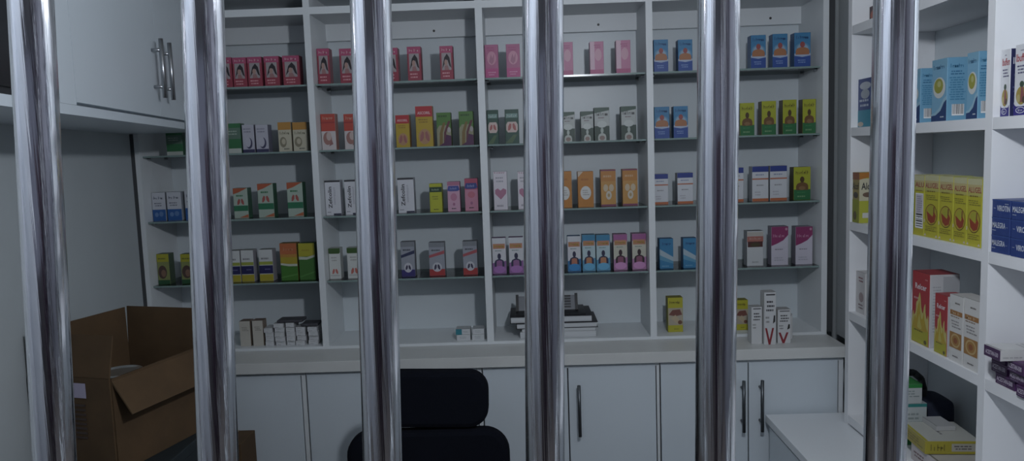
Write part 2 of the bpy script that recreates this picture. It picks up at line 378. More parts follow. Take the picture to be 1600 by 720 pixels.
    def lungs(s, cu, cv, r, col, f='F', asp=1.0):
        for sg in (-1, 1):
            s.poly([(cu + sg * r * .12, cv + r * asp * .7), (cu + sg * r * .5, cv + r * asp * .95), (cu + sg * r * .9, cv + r * asp * .2), (cu + sg * r, cv - r * asp * .8), (cu + sg * r * .55, cv - r * asp * .75), (cu + sg * r * .18, cv - r * asp * .2)], col, f)
    def build(s, name='medicine_carton'):
        me = bpy.data.meshes.new(name); me.from_pydata(s.V, [], s.Fc)
        for c in s.mi: me.materials.append(ink(c))
        for p, i in zip(me.polygons, s.M): p.material_index = i
        me.update(); o = bpy.data.objects.new(name, me); COL.objects.link(o); return o

WHT = (.72, .73, .75); INKK = (.03, .03, .04)
def asp(b): return b.w / b.h
def d_woman(b):
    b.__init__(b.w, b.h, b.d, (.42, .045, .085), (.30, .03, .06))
    b.rect(0, .80, 1, 1, (.55, .08, .20)); b.txt('HAIR', .15, .86, .85, .93, (.75, .45, .5))
    b.rect(.14, .30, .86, .80, (.40, .35, .36))
    b.poly([(.16, .34), (.34, .66), (.55, .78), (.74, .66), (.86, .36), (.72, .42), (.58, .60), (.38, .50)], (.02, .012, .02))
    b.ell(.46, .52, .12, .09, (.50, .30, .25)); b.poly([(.34, .30), (.36, .42), (.58, .44), (.70, .30)], (.42, .2, .2))
    b.lines(.15, .08, .85, .26, 2, (.75, .35, .38))
def d_pink(b):
    b.__init__(b.w, b.h, b.d, (.54, .14, .30), (.40, .10, .22)); b.rect(0, 0, 1, .30, (.62, .06, .28))
    b.ell(.5, .60, .34, .20, (.68, .30, .42)); b.poly([(.3, .5), (.45, .72), (.55, .60), (.7, .74), (.66, .5), (.5, .42)], (.50, .18, .30)); b.lines(.15, .80, .85, .94, 2, (.5, .08, .25)); b.lines(.2, .08, .8, .22, 2, (.75, .3, .5), seed=4)
def d_pinksheen(b):
    b.__init__(b.w, b.h, b.d, (.60, .20, .36), (.40, .14, .26)); b.rect(0, 0, .34, 1, (.68, .45, .55)); b.rect(0, .0, 1, .16, (.55, .08, .25)); b.ell(.6, .6, .25, .18, (.65, .35, .45)); b.lines(.3, .80, .9, .92, 2, (.45, .1, .25))
def d_blue(b):
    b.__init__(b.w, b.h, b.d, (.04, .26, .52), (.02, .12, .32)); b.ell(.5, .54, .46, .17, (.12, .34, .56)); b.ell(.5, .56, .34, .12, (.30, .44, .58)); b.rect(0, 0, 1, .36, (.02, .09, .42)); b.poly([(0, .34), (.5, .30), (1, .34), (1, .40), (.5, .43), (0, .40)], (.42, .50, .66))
    b.man(.5, .37, .75, (.50, .20, .08), (.40, .08, .08), .42); b.txt('Broncho', .12, .82, .88, .92, (.02, .10, .30)); b.lines(.2, .12, .8, .24, 2, (.25, .38, .70))
def d_green(b):
    b.__init__(b.w, b.h, b.d, (.04, .22, .08), (.02, .12, .05)); b.rect(0, .48, 1, .85, (.14, .24, .18)); b.rect(0, 0, 1, .16, (.55, .6, .55)); b.lines(.1, .6, .9, .78, 2, (.4, .5, .42))
def d_swirl(b):
    b.__init__(b.w, b.h, b.d, (.50, .50, .58), (.22, .22, .30)); b.rect(0, 0, 1, .12, (.05, .05, .14)); b.lines(.1, .70, .9, .9, 2, (.30, .30, .38))
    b.ell(.55, .34, .28, .20, (.06, .06, .14)); b.ell(.46, .38, .24, .18, (.52, .52, .60))
def d_cream(b):
    b.__init__(b.w, b.h, b.d, (.60, .56, .42), (.40, .36, .26)); b.rect(0, .74, 1, 1, (.62, .30, .04)); b.txt('Fericap', .14, .58, .86, .68, (.16, .14, .08)); b.ell(.36, .32, .26, .18, (.30, .27, .18)); b.ell(.4, .34, .15, .10, (.58, .52, .38)); b.lines(.4, .04, .9, .14, 1, (.2, .2, .16))
def d_stomach(b):
    b.__init__(b.w, b.h, b.d, (.60, .55, .55), (.45, .12, .06)); b.rect(0, .52, 1, 1, (.62, .07, .04)); b.rect(0, .74, 1, .78, (.45, .04, .04)); b.txt('Gastro', .15, .84, .85, .93, (.75, .4, .3))
    b.ell(.42, .32, .30, .18, (.42, .20, .17)); b.ell(.52, .38, .18, .12, (.58, .45, .42)); b.poly([(.5, .1), (.8, .16), (.7, .3)], (.35, .15, .15))
def d_lungyellow(b):
    b.__init__(b.w, b.h, b.d, (.62, .42, .01), (.45, .20, .02)); b.rect(0, .74, 1, 1, (.60, .03, .04)); b.txt('ASCORIL', .12, .80, .88, .87, (.8, .55, .55)); b.lines(.15, .58, .85, .70, 2, (.35, .2, .02))
    b.ell(.5, .25, .36, .19, (.55, .30, .14)); b.lungs(.5, .25, .28, (.42, .14, .14), asp=asp(b) * 1.2)
def d_greenpurple(b):
    b.__init__(b.w, b.h, b.d, (.10, .26, .04), (.12, .16, .04)); b.poly([(0, 0), (1, 0), (1, .5), (.75, .62), (.2, .62), (0, .5)], (.34, .33, .20))
    b.poly([(.15, 0), (.20, .40), (.45, .70), (.62, .70), (.42, .4), (.38, 0)], (.26, .16, .03)); b.poly([(.45, 0), (.50, .4), (.8, .74), (.98, .74), (.66, .4), (.62, 0)], (.16, .03, .05)); b.poly([(.1, 0), (.5, .10), (.66, .34), (1, .30), (1, 0)], (.10, .01, .09)); b.ell(.86, .48, .12, .08, (.45, .4, .4)); b.lines(.1, .84, .9, .95, 1, (.04, .12, .02))
def d_greenlung(b):
    b.__init__(b.w, b.h, b.d, (.006, .08, .05), (.006, .06, .04)); b.rect(.08, .76, .92, .88, (.18, .34, .30)); b.txt('Coldex', .15, .78, .85, .86, (.5, .6, .58)); b.poly([(.08, .40), (.08, .56), (.2, .64), (.8, .64), (.92, .56), (.92, .40), (.8, .33), (.2, .33)], (.62, .48, .44)); b.lungs(.5, .485, .30, (.48, .12, .11), asp=asp(b)); b.poly([(0, .02), (.5, .02), (.85, .26), (.6, .26)], (.08, .16, .06))
def d_tusy(b):
    b.__init__(b.w, b.h, b.d, (.44, .47, .46), (.02, .07, .05)); b.poly([(0, .83), (0, 1), (1, 1), (1, .91)], (.02, .08, .05)); b.txt('Tuspilol', .12, .75, .90, .86, INKK); b.lines(.25, .66, .75, .72, 1, (.2, .12, .14))
    b.rect(0, 0, 1, .44, (.01, .05, .03)); b.ell(.5, .49, .33, .10, (.52, .56, .54)); b.man(.5, .0, .40, (.45, .48, .44), (.42, .48, .44), .27); b.ell(.5, .08, .18, .07, (.30, .2, .17))
def d_bena(b):
    b.__init__(b.w, b.h, b.d, (.52, .55, .01), (.10, .08, .02)); b.rect(0, 0, 1, .32, (.02, .20, .06)); b.txt('Benacoff', .12, .78, .88, .89, (.10, .05, .01)); b.man(.5, .30, .72, (.20, .09, .02), (.10, .05, .01), .36); b.ell(.5, .36, .2, .06, (.32, .17, .06)); b.lines(.2, .06, .8, .16, 1, (.2, .38, .18)); b.lines(.2, .2, .8, .26, 1, (.06, .3, .1))
def d_whiteblue(b):
    b.__init__(b.w, b.h, b.d, (.58, .60, .66), (.35, .38, .44)); b.rect(0, 0, 1, .40, (.01, .13, .46)); b.lines(.15, .50, .85, .66, 2, (.20, .22, .28)); b.txt('HEMO', .15, .76, .85, .86, (.3, .32, .4)); b.ell(.3, .22, .14, .08, (.15, .3, .6)); b.ell(.65, .24, .16, .09, (.12, .26, .55))
def d_greenwhite(b):
    b.__init__(b.w, b.h, b.d, (.42, .52, .44), (.03, .14, .07)); b.poly([(0, .80), (0, 1), (1, 1), (.4, .86)], (.58, .12, .04)); b.rect(0, .24, 1, .42, (.02, .22, .10)); b.lungs(.5, .54, .24, (.48, .10, .08), asp=asp(b)); b.poly([(.35, .02), (1, .02), (1, .13)], (.60, .16, .05)); b.lines(.2, .70, .8, .80, 1, (.05, .25, .1))
def d_zef(b):
    b.__init__(b.w, b.h, b.d, (.62, .63, .68), (.35, .36, .42)); b.rect(0, .95, 1, 1, INKK); b.txt('Zefcolin', .20, .20, .44, .82, INKK, rot=True); b.lines(.55, .3, .68, .8, 12, (.35, .35, .42)); b.rect(.5, 0, 1, .05, (.03, .03, .08)); b.lines(.1, .06, .4, .12, 1, (.3, .3, .35))
def d_yellowgreen(b):
    b.__init__(b.w, b.h, b.d, (.58, .60, .01), (.38, .40, .02)); b.rect(0, .70, 1, .88, (.02, .07, .03)); b.txt('Cofta', .2, .75, .8, .82, (.4, .5, .35)); b.lines(.2, .42, .8, .58, 2, (.3, .3, .02)); b.lines(.3, .06, .8, .12, 1, (.08, .08, .02))
def d_pinkblue(b):
    b.__init__(b.w, b.h, b.d, (.66, .36, .50), (.40, .12, .24)); b.rect(0, .88, 1, 1, (.52, .18, .30)); b.poly([(0, .70), (.1, .86), (.9, .86), (1, .72), (.8, .68), (.2, .68)], (.05, .08, .38)); b.txt('Calpo', .22, .73, .78, .81, (.35, .4, .7)); b.ell(.5, .48, .26, .13, (.60, .22, .36)); b.lines(.3, .06, .75, .13, 1, INKK); b.ell(.5, .24, .1, .05, (.45, .15, .3))
def d_pinkred(b):
    b.__init__(b.w, b.h, b.d, (.66, .26, .38), (.42, .10, .20)); b.rect(0, .66, 1, 1, (.55, .08, .16)); b.poly([(0, .70), (.1, .86), (.9, .86), (1, .72), (.8, .68), (.2, .68)], (.04, .07, .32)); b.txt('Calpo', .22, .73, .78, .81, (.35, .4, .7)); b.ell(.5, .5, .28, .10, (.65, .18, .26)); b.lines(.3, .06, .75, .13, 1, INKK); b.ell(.5, .24, .1, .05, (.45, .15, .3))
def d_heart(b):
    b.__init__(b.w, b.h, b.d, (.66, .62, .68), (.28, .25, .32)); b.txt('GRIPE', .1, .95, .9, .985, (.45, .08, .18)); b.lines(.15, .70, .85, .88, 2, (.4, .4, .46)); b.poly([(.1, .42), (.1, .52), (.3, .56), (.5, .50), (.7, .56), (.92, .52), (.9, .42), (.55, .28), (.5, .27)], (.50, .20, .32)); b.lines(.2, .05, .8, .16, 1, (.4, .38, .45))
def d_orangecircle(b):
    b.__init__(b.w, b.h, b.d, (.64, .24, .01), (.45, .16, .01)); b.poly([(0, 1), (.02, .84), (.35, 1)], (.6, .5, .4)); b.ell(.5, .40, .34, .19, (.62, .62, .60)); b.lines(.28, .32, .72, .50, 3, (.4, .38, .36)); b.lines(.2, .72, .8, .84, 1, (.5, .16, .01))
def d_orangehands(b):
    b.__init__(b.w, b.h, b.d, (.66, .33, .06), (.42, .16, .02)); b.rect(0, .96, 1, 1, (.25, .04, .12)); b.rect(0, .0, 1, .05, (.25, .04, .14)); b.rect(0, .68, 1, .95, (.62, .25, .03)); b.lines(.15, .76, .85, .88, 1, (.66, .4, .2))
    b.ell(.32, .50, .16, .10, (.62, .50, .34)); b.ell(.70, .50, .16, .10, (.62, .50, .34)); b.ell(.52, .30, .19, .12, (.60, .55, .46)); b.ell(.52, .30, .08, .05, (.5, .34, .14))
def d_bluetop(b):
    b.__init__(b.w, b.h, b.d, (.60, .62, .66), (.36, .38, .42)); b.rect(0, .84, 1, 1, (.02, .05, .32)); b.rect(0, .62, 1, .66, (.62, .20, .10)); b.rect(0, 0, 1, .08, (.62, .17, .05)); b.lines(.2, .72, .85, .8, 1, (.3, .35, .5)); b.lines(.25, .42, .8, .5, 1, (.35, .35, .38)); b.lines(.15, .15, .6, .3, 2, (.45, .45, .5))
def d_head(b):
    b.__init__(b.w, b.h, b.d, (.30, .34, .10), (.05, .10, .04)); b.rect(0, .74, 1, 1, (.52, .50, .01)); b.lines(.1, .8, .9, .9, 1, (.2, .2, .02)); b.ell(.42, .40, .36, .22, (.10, .05, .04)); b.ell(.5, .36, .2, .12, (.3, .16, .1)); b.rect(0, 0, 1, .14, (.02, .12, .04))
def d_navyband(b):
    b.__init__(b.w, b.h, b.d, (.60, .62, .62), (.40, .38, .42), top=(.25, .27, .24)); b.rect(0, 0, 1, .22, (.55, .46, .01)); b.rect(0, .24, 1, .50, (.01, .01, .12)); b.rect(0, .52, 1, .62, (.42, .48, .06)); b.lines(.15, .66, .85, .78, 1, (.3, .3, .32)); b.lines(.4, .34, .9, .42, 1, (.15, .15, .35))
def d_sunset(b):
    b.__init__(b.w, b.h, b.d, (.06, .24, .02), (.25, .16, .02)); b.rect(0, .66, 1, 1, (.62, .16, .04)); b.rect(0, .60, 1, .70, (.60, .28, .03)); b.rect(0, .44, 1, .62, (.55, .42, .01)); b.poly([(0, .42), (.5, .38), (1, .38), (1, .44), (.5, .44), (0, .47)], (.55, .58, .48)); b.txt('Enos', .2, .80, .8, .88, (.7, .3, .15)); b.poly([(0, .06), (1, .14), (1, .18), (0, .1)], (.12, .34, .06))
def d_field(b):
    b.__init__(b.w, b.h, b.d, (.06, .22, .03), (.03, .10, .02)); b.rect(0, .64, 1, 1, (.55, .50, .01)); b.poly([(0, .56), (.5, .55), (1, .62), (1, .68), (.5, .62), (0, .64)], (.52, .56, .46)); b.lines(.2, .76, .8, .86, 1, (.45, .36, .01)); b.poly([(0, .06), (1, .2), (1, .24), (0, .1)], (.1, .32, .06))
def d_greentop(b):
    b.__init__(b.w, b.h, b.d, (.60, .62, .60), (.42, .44, .42)); b.poly([(0, .84), (.1, .82), (.9, .82), (1, .86), (1, 1), (0, 1)], (.05, .13, .02)); b.lines(.2, .56, .8, .74, 2, (.4, .4, .38)); b.lungs(.5, .24, .26, (.62, .16, .12), asp=asp(b)); b.rect(.1, .10, .9, .12, (.4, .4, .4))
def d_greynavy(b, c=(.04, .03, .20), c2=None):
    c2 = c2 or (.03, .04, .12)
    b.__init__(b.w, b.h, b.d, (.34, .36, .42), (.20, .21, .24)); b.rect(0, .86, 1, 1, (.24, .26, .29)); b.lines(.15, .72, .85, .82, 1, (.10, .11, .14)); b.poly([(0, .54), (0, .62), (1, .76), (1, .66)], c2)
    b.rect(0, 0, 1, .20, c); b.ell(.5, .26, .30, .14, (.55, .55, .60)); b.lungs(.5, .26, .2, (.05, .04, .10), asp=asp(b))
def d_greyred(b): d_greynavy(b, (.50, .04, .04), (.50, .10, .12))
def d_manbox(b, top, low, body=(.62, .62, .66), skin=(.30, .12, .2), dark=(.03, .03, .09)):
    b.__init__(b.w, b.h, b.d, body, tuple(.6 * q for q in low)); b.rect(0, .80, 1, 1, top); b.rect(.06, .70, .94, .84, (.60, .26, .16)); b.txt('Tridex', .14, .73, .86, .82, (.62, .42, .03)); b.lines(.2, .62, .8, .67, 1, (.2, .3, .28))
    b.poly([(0, 0), (1, 0), (1, .36), (0, .30)], low); b.man(.5, .20, .58, dark, dark, .36); b.poly([(.28, .20), (.30, .36), (.5, .38), (.7, .36), (.72, .20)], skin); b.ell(.5, .12, .42, .10, tuple(min(1, 1.4 * q) for q in low))
def d_manpurple(b): d_manbox(b, (.60, .62, .66), (.34, .14, .40), skin=(.36, .14, .36))
def d_manblueW(b): d_manbox(b, (.58, .60, .64), (.02, .22, .52), skin=(.55, .2, .12))
def d_manblue(b): d_manbox(b, (.04, .28, .50), (.10, .36, .58), body=(.46, .60, .64), skin=(.60, .26, .12))
def d_manpink(b): d_manbox(b, (.42, .12, .34), (.50, .22, .44), body=(.58, .56, .46), skin=(.32, .10, .18), dark=(.05, .02, .03))
def d_wave(b):
    b.__init__(b.w, b.h, b.d, (.03, .26, .52), (.02, .14, .34)); b.poly([(0, .46), (0, .66), (1, .38), (1, .24)], (.40, .52, .60)); b.poly([(0, .30), (0, .46), (1, .24), (1, .16)], (.12, .38, .58)); b.txt('Nasal', .2, .78, .85, .88, (.02, .10, .30)); b.lines(.15, .05, .8, .12, 1, (.2, .45, .65))
def d_brown(b):
    b.__init__(b.w, b.h, b.d, (.56, .58, .60), (.24, .25, .27)); b.rect(0, .86, 1, .97, (.50, .47, .42)); b.rect(0, .69, 1, .85, (.50, .17, .13)); b.rect(.04, .54, .96, .70, (.10, .02, .02)); b.ell(.5, .61, .3, .06, (.08, .06, .02)); b.txt('Tixylix', .15, .75, .85, .82, (.6, .4, .35)); b.lines(.3, .06, .8, .16, 1, (.4, .42, .44))
def d_magenta(b):
    b.__init__(b.w, b.h, b.d, (.58, .55, .64), (.24, .22, .28)); b.poly([(0, .50), (.35, .56), (.7, .64), (1, .78), (1, 1), (0, 1)], (.34, .03, .16)); b.txt('Vitamom', .1, .72, .82, .80, (.65, .3, .45)); b.ell(.88, .93, .07, .035, (.6, .3, .42)); b.lines(.2, .38, .8, .44, 1, (.3, .28, .34)); b.lines(.15, .1, .85, .22, 2, (.42, .42, .5), seed=8)
def d_plumpy(b):
    b.__init__(b.w, b.h, b.d, (.60, .56, .01), (.36, .33, .03)); b.rect(.02, .20, .98, .70, (.48, .42, .32)); b.poly([(.05, .5), (.3, .64), (.8, .66), (.95, .5), (.5, .46)], (.24, .08, .06)); b.poly([(.2, .4), (.5, .5), (.9, .28), (.6, .24)], (.58, .46, .30)); b.ell(.8, .28, .14, .06, (.22, .09, .05)); b.txt('Potrest', .12, .82, .85, .91, (.2, .16, .02)); b.rect(.02, .02, .98, .2, (.60, .56, .01)); b.lines(.4, .06, .8, .12, 1, (.3, .28, .02))
def d_vwhite(b, v=True):
    b.__init__(b.w, b.h, b.d, (.62, .63, .64), (.58, .58, .58), top=(.5, .5, .5)); b.rect(.15, .94, .9, .965, (.05, .05, .06)); b.lines(.15, .62, .85, .86, 3, (.08, .08, .09), seed=5); b.lines(.1, .40, .5, .56, 2, (.3, .3, .3))
    if v: b.poly([(.06, .32), (.22, .32), (.44, .10), (.66, .32), (.82, .32), (.52, .0), (.36, .0)], (.35, .02, .03)); b.poly([(.72, .40), (.92, .44), (.92, .56), (.8, .56)], (.03, .03, .03))
def d_plain(b):
    b.__init__(b.w, b.h, b.d, (.62, .63, .65), (.55, .56, .58)); b.lines(.15, .60, .85, .80, 2, (.35, .4, .38)); b.lines(.15, .10, .6, .25, 1, (.15, .15, .15))
def d_cream2(b):
    b.__init__(b.w, b.h, b.d, (.56, .53, .47), (.30, .22, .16), top=(.2, .12, .08)); b.lines(.2, .60, .85, .78, 3, (.3, .28, .24))

def make(design, w, h, d):
    b = Carton.__new__(Carton); b.w, b.h, b.d = w, h, d; design(b); return b.build()

YBX = 2.655
def place(design, x0, x1, yt, z, label, group, Y=YBX, d=.042, rz=0, dx=0):
    ym = 237 - .031 * ((x0 + x1) / 2 - 820)
    a = at_y(x0, yt, Y); b = at_y(x1, yt, Y)
    lo, hi = a.x, b.x; c0 = (lo + hi) / 2
    for q in range(4):
        if UPR[q][0] < c0 < UPR[q + 1][1]: lo = max(lo, UPR[q][1] + .0012); hi = min(hi, UPR[q + 1][0] - .0012)
    w = hi - lo - .0012; h = (a.z + b.z) / 2 - z
    o = make(design, w, h, d); o.location = ((lo + hi) / 2, Y, z + .0004); o.rotation_euler = (0, 0, math.radians(rz))
    tag(o, label, 'medicine box', group); return o

R1, R2, R3, R4 = ZS
ORD = ['first', 'second', 'third', 'fourth', 'fifth', 'sixth', 'seventh', 'eighth']
G = 'printed cartons on the glass shelves'
def series(rows, design, z, fmt, group, **k):
    for r in rows:
        place(design, r[0], r[1], r[2], z, fmt % r[3], group, **k)
# --- top glass shelf
g = 'red hair product cartons on the top shelf'
series([(338, 361, 90, 'leftmost, half behind the second bar'), (362, 384, 90, 'just clear of the second bar'), (385, 408, 89, 'third from the first divider'), (411, 435, 88, 'second from the first divider in the first bay'), (440, 467, 87, 'against the left side of the first divider'),
        (490, 514, 76, 'just right of the first divider'), (529, 552, 76, 'touching the left edge of the third bar'), (598, 621, 75, 'mostly hidden by the third bar'), (635, 657, 73, 'second from the second divider'), (686, 707, 72, 'standing alone left of the second divider')],
       d_woman, R1, 'red carton with dark-haired woman, %s', g)
g = 'pink cartons on the top shelf'
series([(755, 778, 70, 'beside the second divider'), (790, 812, 69, 'left of the fourth bar')], d_pink, R1, 'bright pink carton with a flower print, %s', g)
series([(873, 895, 66, 'half behind the fourth bar'), (921, 943, 65, 'in the middle of the third bay'), (962, 985, 63, 'left of the third divider')], d_pinksheen, R1, 'glossy pale pink carton, %s', g)
g = 'blue chest syrup cartons'
series([(1021, 1044, 62, 'right of the third divider'), (1059, 1082, 62, 'left of the fifth bar'), (1173, 1197, 55, 'right of the fifth bar, first of three'), (1207, 1231, 53, 'middle of the three'), (1241, 1267, 51, 'at the far right end')], d_blue, R1, 'blue top-shelf carton with orange torso, %s', g)
# --- second shelf
place(d_green, 258, 284, 206, R2, 'dark green carton peeking out under the wall cabinet', G)
place(d_green, 352, 375, 193, R2, 'green carton with a pale foot, right of the second bar', G)
g = 'grey cartons with a dark swirl'
place(d_swirl, 377, 396, 195, R2, 'grey carton with a dark swirl, touching the green carton', g)
place(d_swirl, 398, 418, 195, R2, 'grey carton with a dark swirl, nearer the orange-topped cartons', g)
g = 'cream cartons with orange tops'
place(d_cream, 433, 454, 191, R2, 'cream carton with an orange top, left one of the pair', g)
place(d_cream, 456, 479, 191, R2, 'cream carton with an orange top, against the first divider', g)
g = 'red and white stomach cartons'
place(d_stomach, 499, 523, 178, R2, 'red and white carton with a stomach picture, fully in view', g)
place(d_stomach, 536, 560, 178, R2, 'red and white carton with a stomach picture, cut by the third bar', g)
g = 'yellow lung syrup cartons'
place(d_lungyellow, 617, 639, 180, R2, 'short yellow carton with red top and lungs, beside the third bar', g)
place(d_lungyellow, 648, 675, 166, R2, 'tall yellow carton with red top and lungs', g)
g = 'green and purple cartons'
place(d_greenpurple, 681, 704, 176, R2, 'green carton with purple foot, next to the tall yellow carton', g)
place(d_greenpurple, 716, 739, 174, R2, 'green carton with purple foot, next to the second divider', g)
g = 'dark green lung cartons'
place(d_greenlung, 756, 778, 172, R2, 'dark green carton with pink lungs, right of the second divider', g)
place(d_greenlung, 788, 810, 171, R2, 'dark green carton with pink lungs, left of the fourth bar', g)
g = 'white and green cartons with a pale figure'
series([(876, 898, 175, 'cut by the fourth bar'), (907, 927, 174, 'the short one touching a taller one'), (928, 952, 168, 'taller one of the touching pair'), (970, 994, 166, 'standing alone by the third divider')], d_tusy, R2, 'white and green carton with pale figure, %s', g)
g = 'blue chest syrup cartons'
series([(1022, 1046, 167, 'right of the third divider'), (1052, 1075, 166, 'second from the third divider')], d_blue, R2, 'blue second-shelf carton with orange torso, %s', g)
g = 'yellow and green cartons with a man'
series([(1156, 1179, 161, 'beside the fifth bar'), (1190, 1213, 158, 'second from the fifth bar'), (1223, 1245, 156, 'second from the right end'), (1254, 1277, 155, 'at the right end of the shelf')], d_bena, R2, 'yellow and green second-shelf carton with a man, %s', g)
# --- third shelf
g = 'white cartons with blue feet'
series([(235, 257, 301, 'leftmost on the shelf'), (259, 282, 300, 'second from the left wall'), (287, 308, 297, 'cut by the second bar')], d_whiteblue, R3, 'white carton with a bright blue foot, %s', g)
g = 'green and white cartons with red corners'
series([(363, 386, 294, 'right of the second bar'), (401, 426, 287, 'middle of three'), (447, 472, 285, 'nearest the first divider')], d_greenwhite, R3, 'green and white red-cornered carton, %s', g)
g = 'white cartons with vertical lettering'
series([(506, 531, 282, 'near the first divider'), (537, 560, 281, 'left of and partly behind the third bar'), (620, 646, 278, 'right of the third bar')], d_zef, R3, 'white carton with dark vertical lettering, %s', g)
place(d_yellowgreen, 670, 690, 287, R3, 'narrow yellow carton with a dark green band', G)
place(d_pinkblue, 698, 718, 284, R3, 'small pale pink carton with a blue emblem', G)
place(d_pinkred, 725, 746, 279, R3, 'taller pink-topped carton with a blue emblem by the second divider', G)
g = 'white cartons with a pink heart'
place(d_heart, 770, 792, 268, R3, 'white carton with a pink heart, fully in view', g)
place(d_heart, 808, 830, 268, R3, 'white carton with a pink heart, cut by the fourth bar', g)
g = 'orange cartons in the third bay'
place(d_orangecircle, 871, 893, 268, R3, 'orange carton with a white disc, cut by the fourth bar', g)
place(d_orangecircle, 902, 927, 268, R3, 'orange carton with a white disc, fully in view', g)
place(d_orangehands, 938, 962, 265, R3, 'light orange carton with purple edges, left one', g)
place(d_orangehands, 972, 996, 264, R3, 'light orange carton with purple edges, beside the third divider', g)
g = 'white cartons with navy tops'
series([(1020, 1044, 272, 'beside the third divider'), (1058, 1083, 270, 'left of the fifth bar'), (1140, 1162, 262, 'cut by the fifth bar'), (1175, 1201, 260, 'left one of the touching pair'), (1203, 1230, 259, 'right one of the touching pair')], d_bluetop, R3, 'white carton with navy top and orange foot, %s', g)
place(d_bena, 1240, 1267, 261, R3, 'yellow and green carton with a man beside white navy-topped cartons', 'yellow and green cartons with a man')
# --- fourth shelf
g = 'yellow-topped cartons with a dark face'
place(d_head, 243, 263, 397, R4, 'yellow-topped carton with a dark face, leftmost on the lowest glass shelf', g)
place(d_head, 281, 302, 397, R4, 'yellow-topped carton with a dark face, cut by the second bar', g)
g = 'white cartons with navy bands'
series([(352, 374, 392, 'cut by the second bar'), (375, 395, 391, 'touching the one behind the second bar'), (403, 425, 390, 'standing alone')], d_navyband, R4, 'white carton with navy band and yellow foot, %s', g)
place(d_sunset, 436, 463, 380, R4, 'tall carton fading from red through yellow to green', G)
place(d_field, 465, 491, 380, R4, 'tall yellow and green carton beside the first divider', G)
g = 'white cartons with dark green tops'
place(d_greentop, 509, 531, 388, R4, 'white carton with dark green top and red lungs, fully in view', g)
place(d_greentop, 541, 563, 387, R4, 'white carton with dark green top and red lungs, cut by the third bar', g)
g = 'grey cartons with a slanted stripe'
place(d_greynavy, 625, 647, 378, R4, 'grey carton with a navy foot and slanted stripe', g)
place(d_greyred, 669, 694, 379, R4, 'grey carton with a red foot, in the middle of the second bay', g)
place(d_greyred, 722, 745, 377, R4, 'grey carton with a red foot, against the second divider', g)
g = 'cartons with a dark human figure'
place(d_manpurple, 768, 790, 372, R4, 'white and purple carton with a dark figure, right of the second divider', g)
place(d_manpurple, 794, 817, 371, R4, 'white and purple carton with a dark figure, left of the fourth bar', g)
place(d_manblueW, 886, 907, 369, R4, 'white-topped carton with a dark figure and blue foot', g)
place(d_manblue, 909, 930, 367, R4, 'light blue carton with a dark figure, left one of the pair', g)
place(d_manblue, 931, 953, 367, R4, 'light blue carton with a dark figure, right one of the pair', g)
place(d_manpink, 958, 980, 366, R4, 'mauve carton with a dark figure, left one', g)
place(d_manpink, 987, 1011, 365, R4, 'mauve carton with a dark figure, against the third divider', g)
g = 'blue cartons with a pale wave'
place(d_wave, 1030, 1052, 373, R4, 'blue carton with a pale wave, fully in view', g)
place(d_wave, 1067, 1089, 372, R4, 'blue carton with a pale wave, cut by the fifth bar', g)
place(d_brown, 1167, 1193, 361, R4, 'white carton with brown and red bands near the fifth bar', G)
g = 'white cartons with magenta tops'
place(d_magenta, 1205, 1232, 354, R4, 'white carton with a curved magenta top, left one', g)
place(d_magenta, 1243, 1270, 354, R4, 'white carton with a curved magenta top, rightmost on the shelf', g)
# --- bottom board of the display shelving
g = 'yellow food cartons on the bottom board'
place(d_plumpy, 1043, 1067, 465, ZB, 'yellow carton with a brown food picture, left of the fifth bar', g)
place(d_plumpy, 1149, 1169, 469, ZB, 'yellow carton with a brown food picture, right of the fifth bar', g)
g = 'cream cartons at the left of the bottom board'
place(d_cream2, 373, 390, 502, ZB, 'small cream carton nearest the second bar on the bottom board', g, Y=2.63)
place(d_cream2, 393, 410, 501, ZB, 'small cream carton with a dark lid, second on the bottom board', g, Y=2.63)
# white flat packs piled in five stacks
pr = random.Random(5); g = 'small white packs piled at the left of the bottom board'
stk = [(413, 426, 4, 'left stack'), (429, 444, 5, 'second stack'), (447, 460, 5, 'middle stack'), (462, 476, 4, 'fourth stack'), (481, 496, 4, 'stack by the divider')]
lay = ['bottom', 'second', 'third', 'fourth', 'topmost']
topz = {}
for si, (x0, x1, n, nm) in enumerate(stk):
    for k in range(n):
        a = at_y(x0, 520, 2.625); b = at_y(x1, 520, 2.625)
        o = make(d_plain, b.x - a.x, .0155, .06); o.location = ((a.x + b.x) / 2 + pr.uniform(-.002, .002), 2.625 + pr.uniform(-.004, .006), ZB + .0004 + k * .0161)
        o.rotation_euler = (0, 0, 0 if si < 4 else 0)
        lv = lay[k] if k < n - 1 else 'topmost'
        tag(o, 'small white flat pack, %s in the %s near the first divider' % (lv, nm), 'medicine pack', g)
a = at_y(446, 494, 2.63); bm = bmesh.new()
o = one('dark_pouch', -.045, .045, 0, .06, 0, .010, mat('charcoal_foil', (.06, .06, .07), .5), bevel=.003); o.location = (at_y(461, 494, 2.63).x - .003, 2.628, ZB + .0004 + 5 * .0161 + .0003); o.location.x = at_y(452, 494, 2.63).x
tag(o, 'flat dark pouch lying on the middle stacks of white packs', 'pouch', 'dark pouches on the packs')
o = one('dark_pouch', -.030, .030, 0, .06, 0, .010, MATS['charcoal_foil'], bevel=.003); o.location = (at_y(484, 500, 2.63).x - .004, 2.632, ZB + .0004 + 4 * .0161 + .0006)
tag(o, 'flat dark pouch lying on the stack next to the first divider', 'pouch', 'dark pouches on the packs')
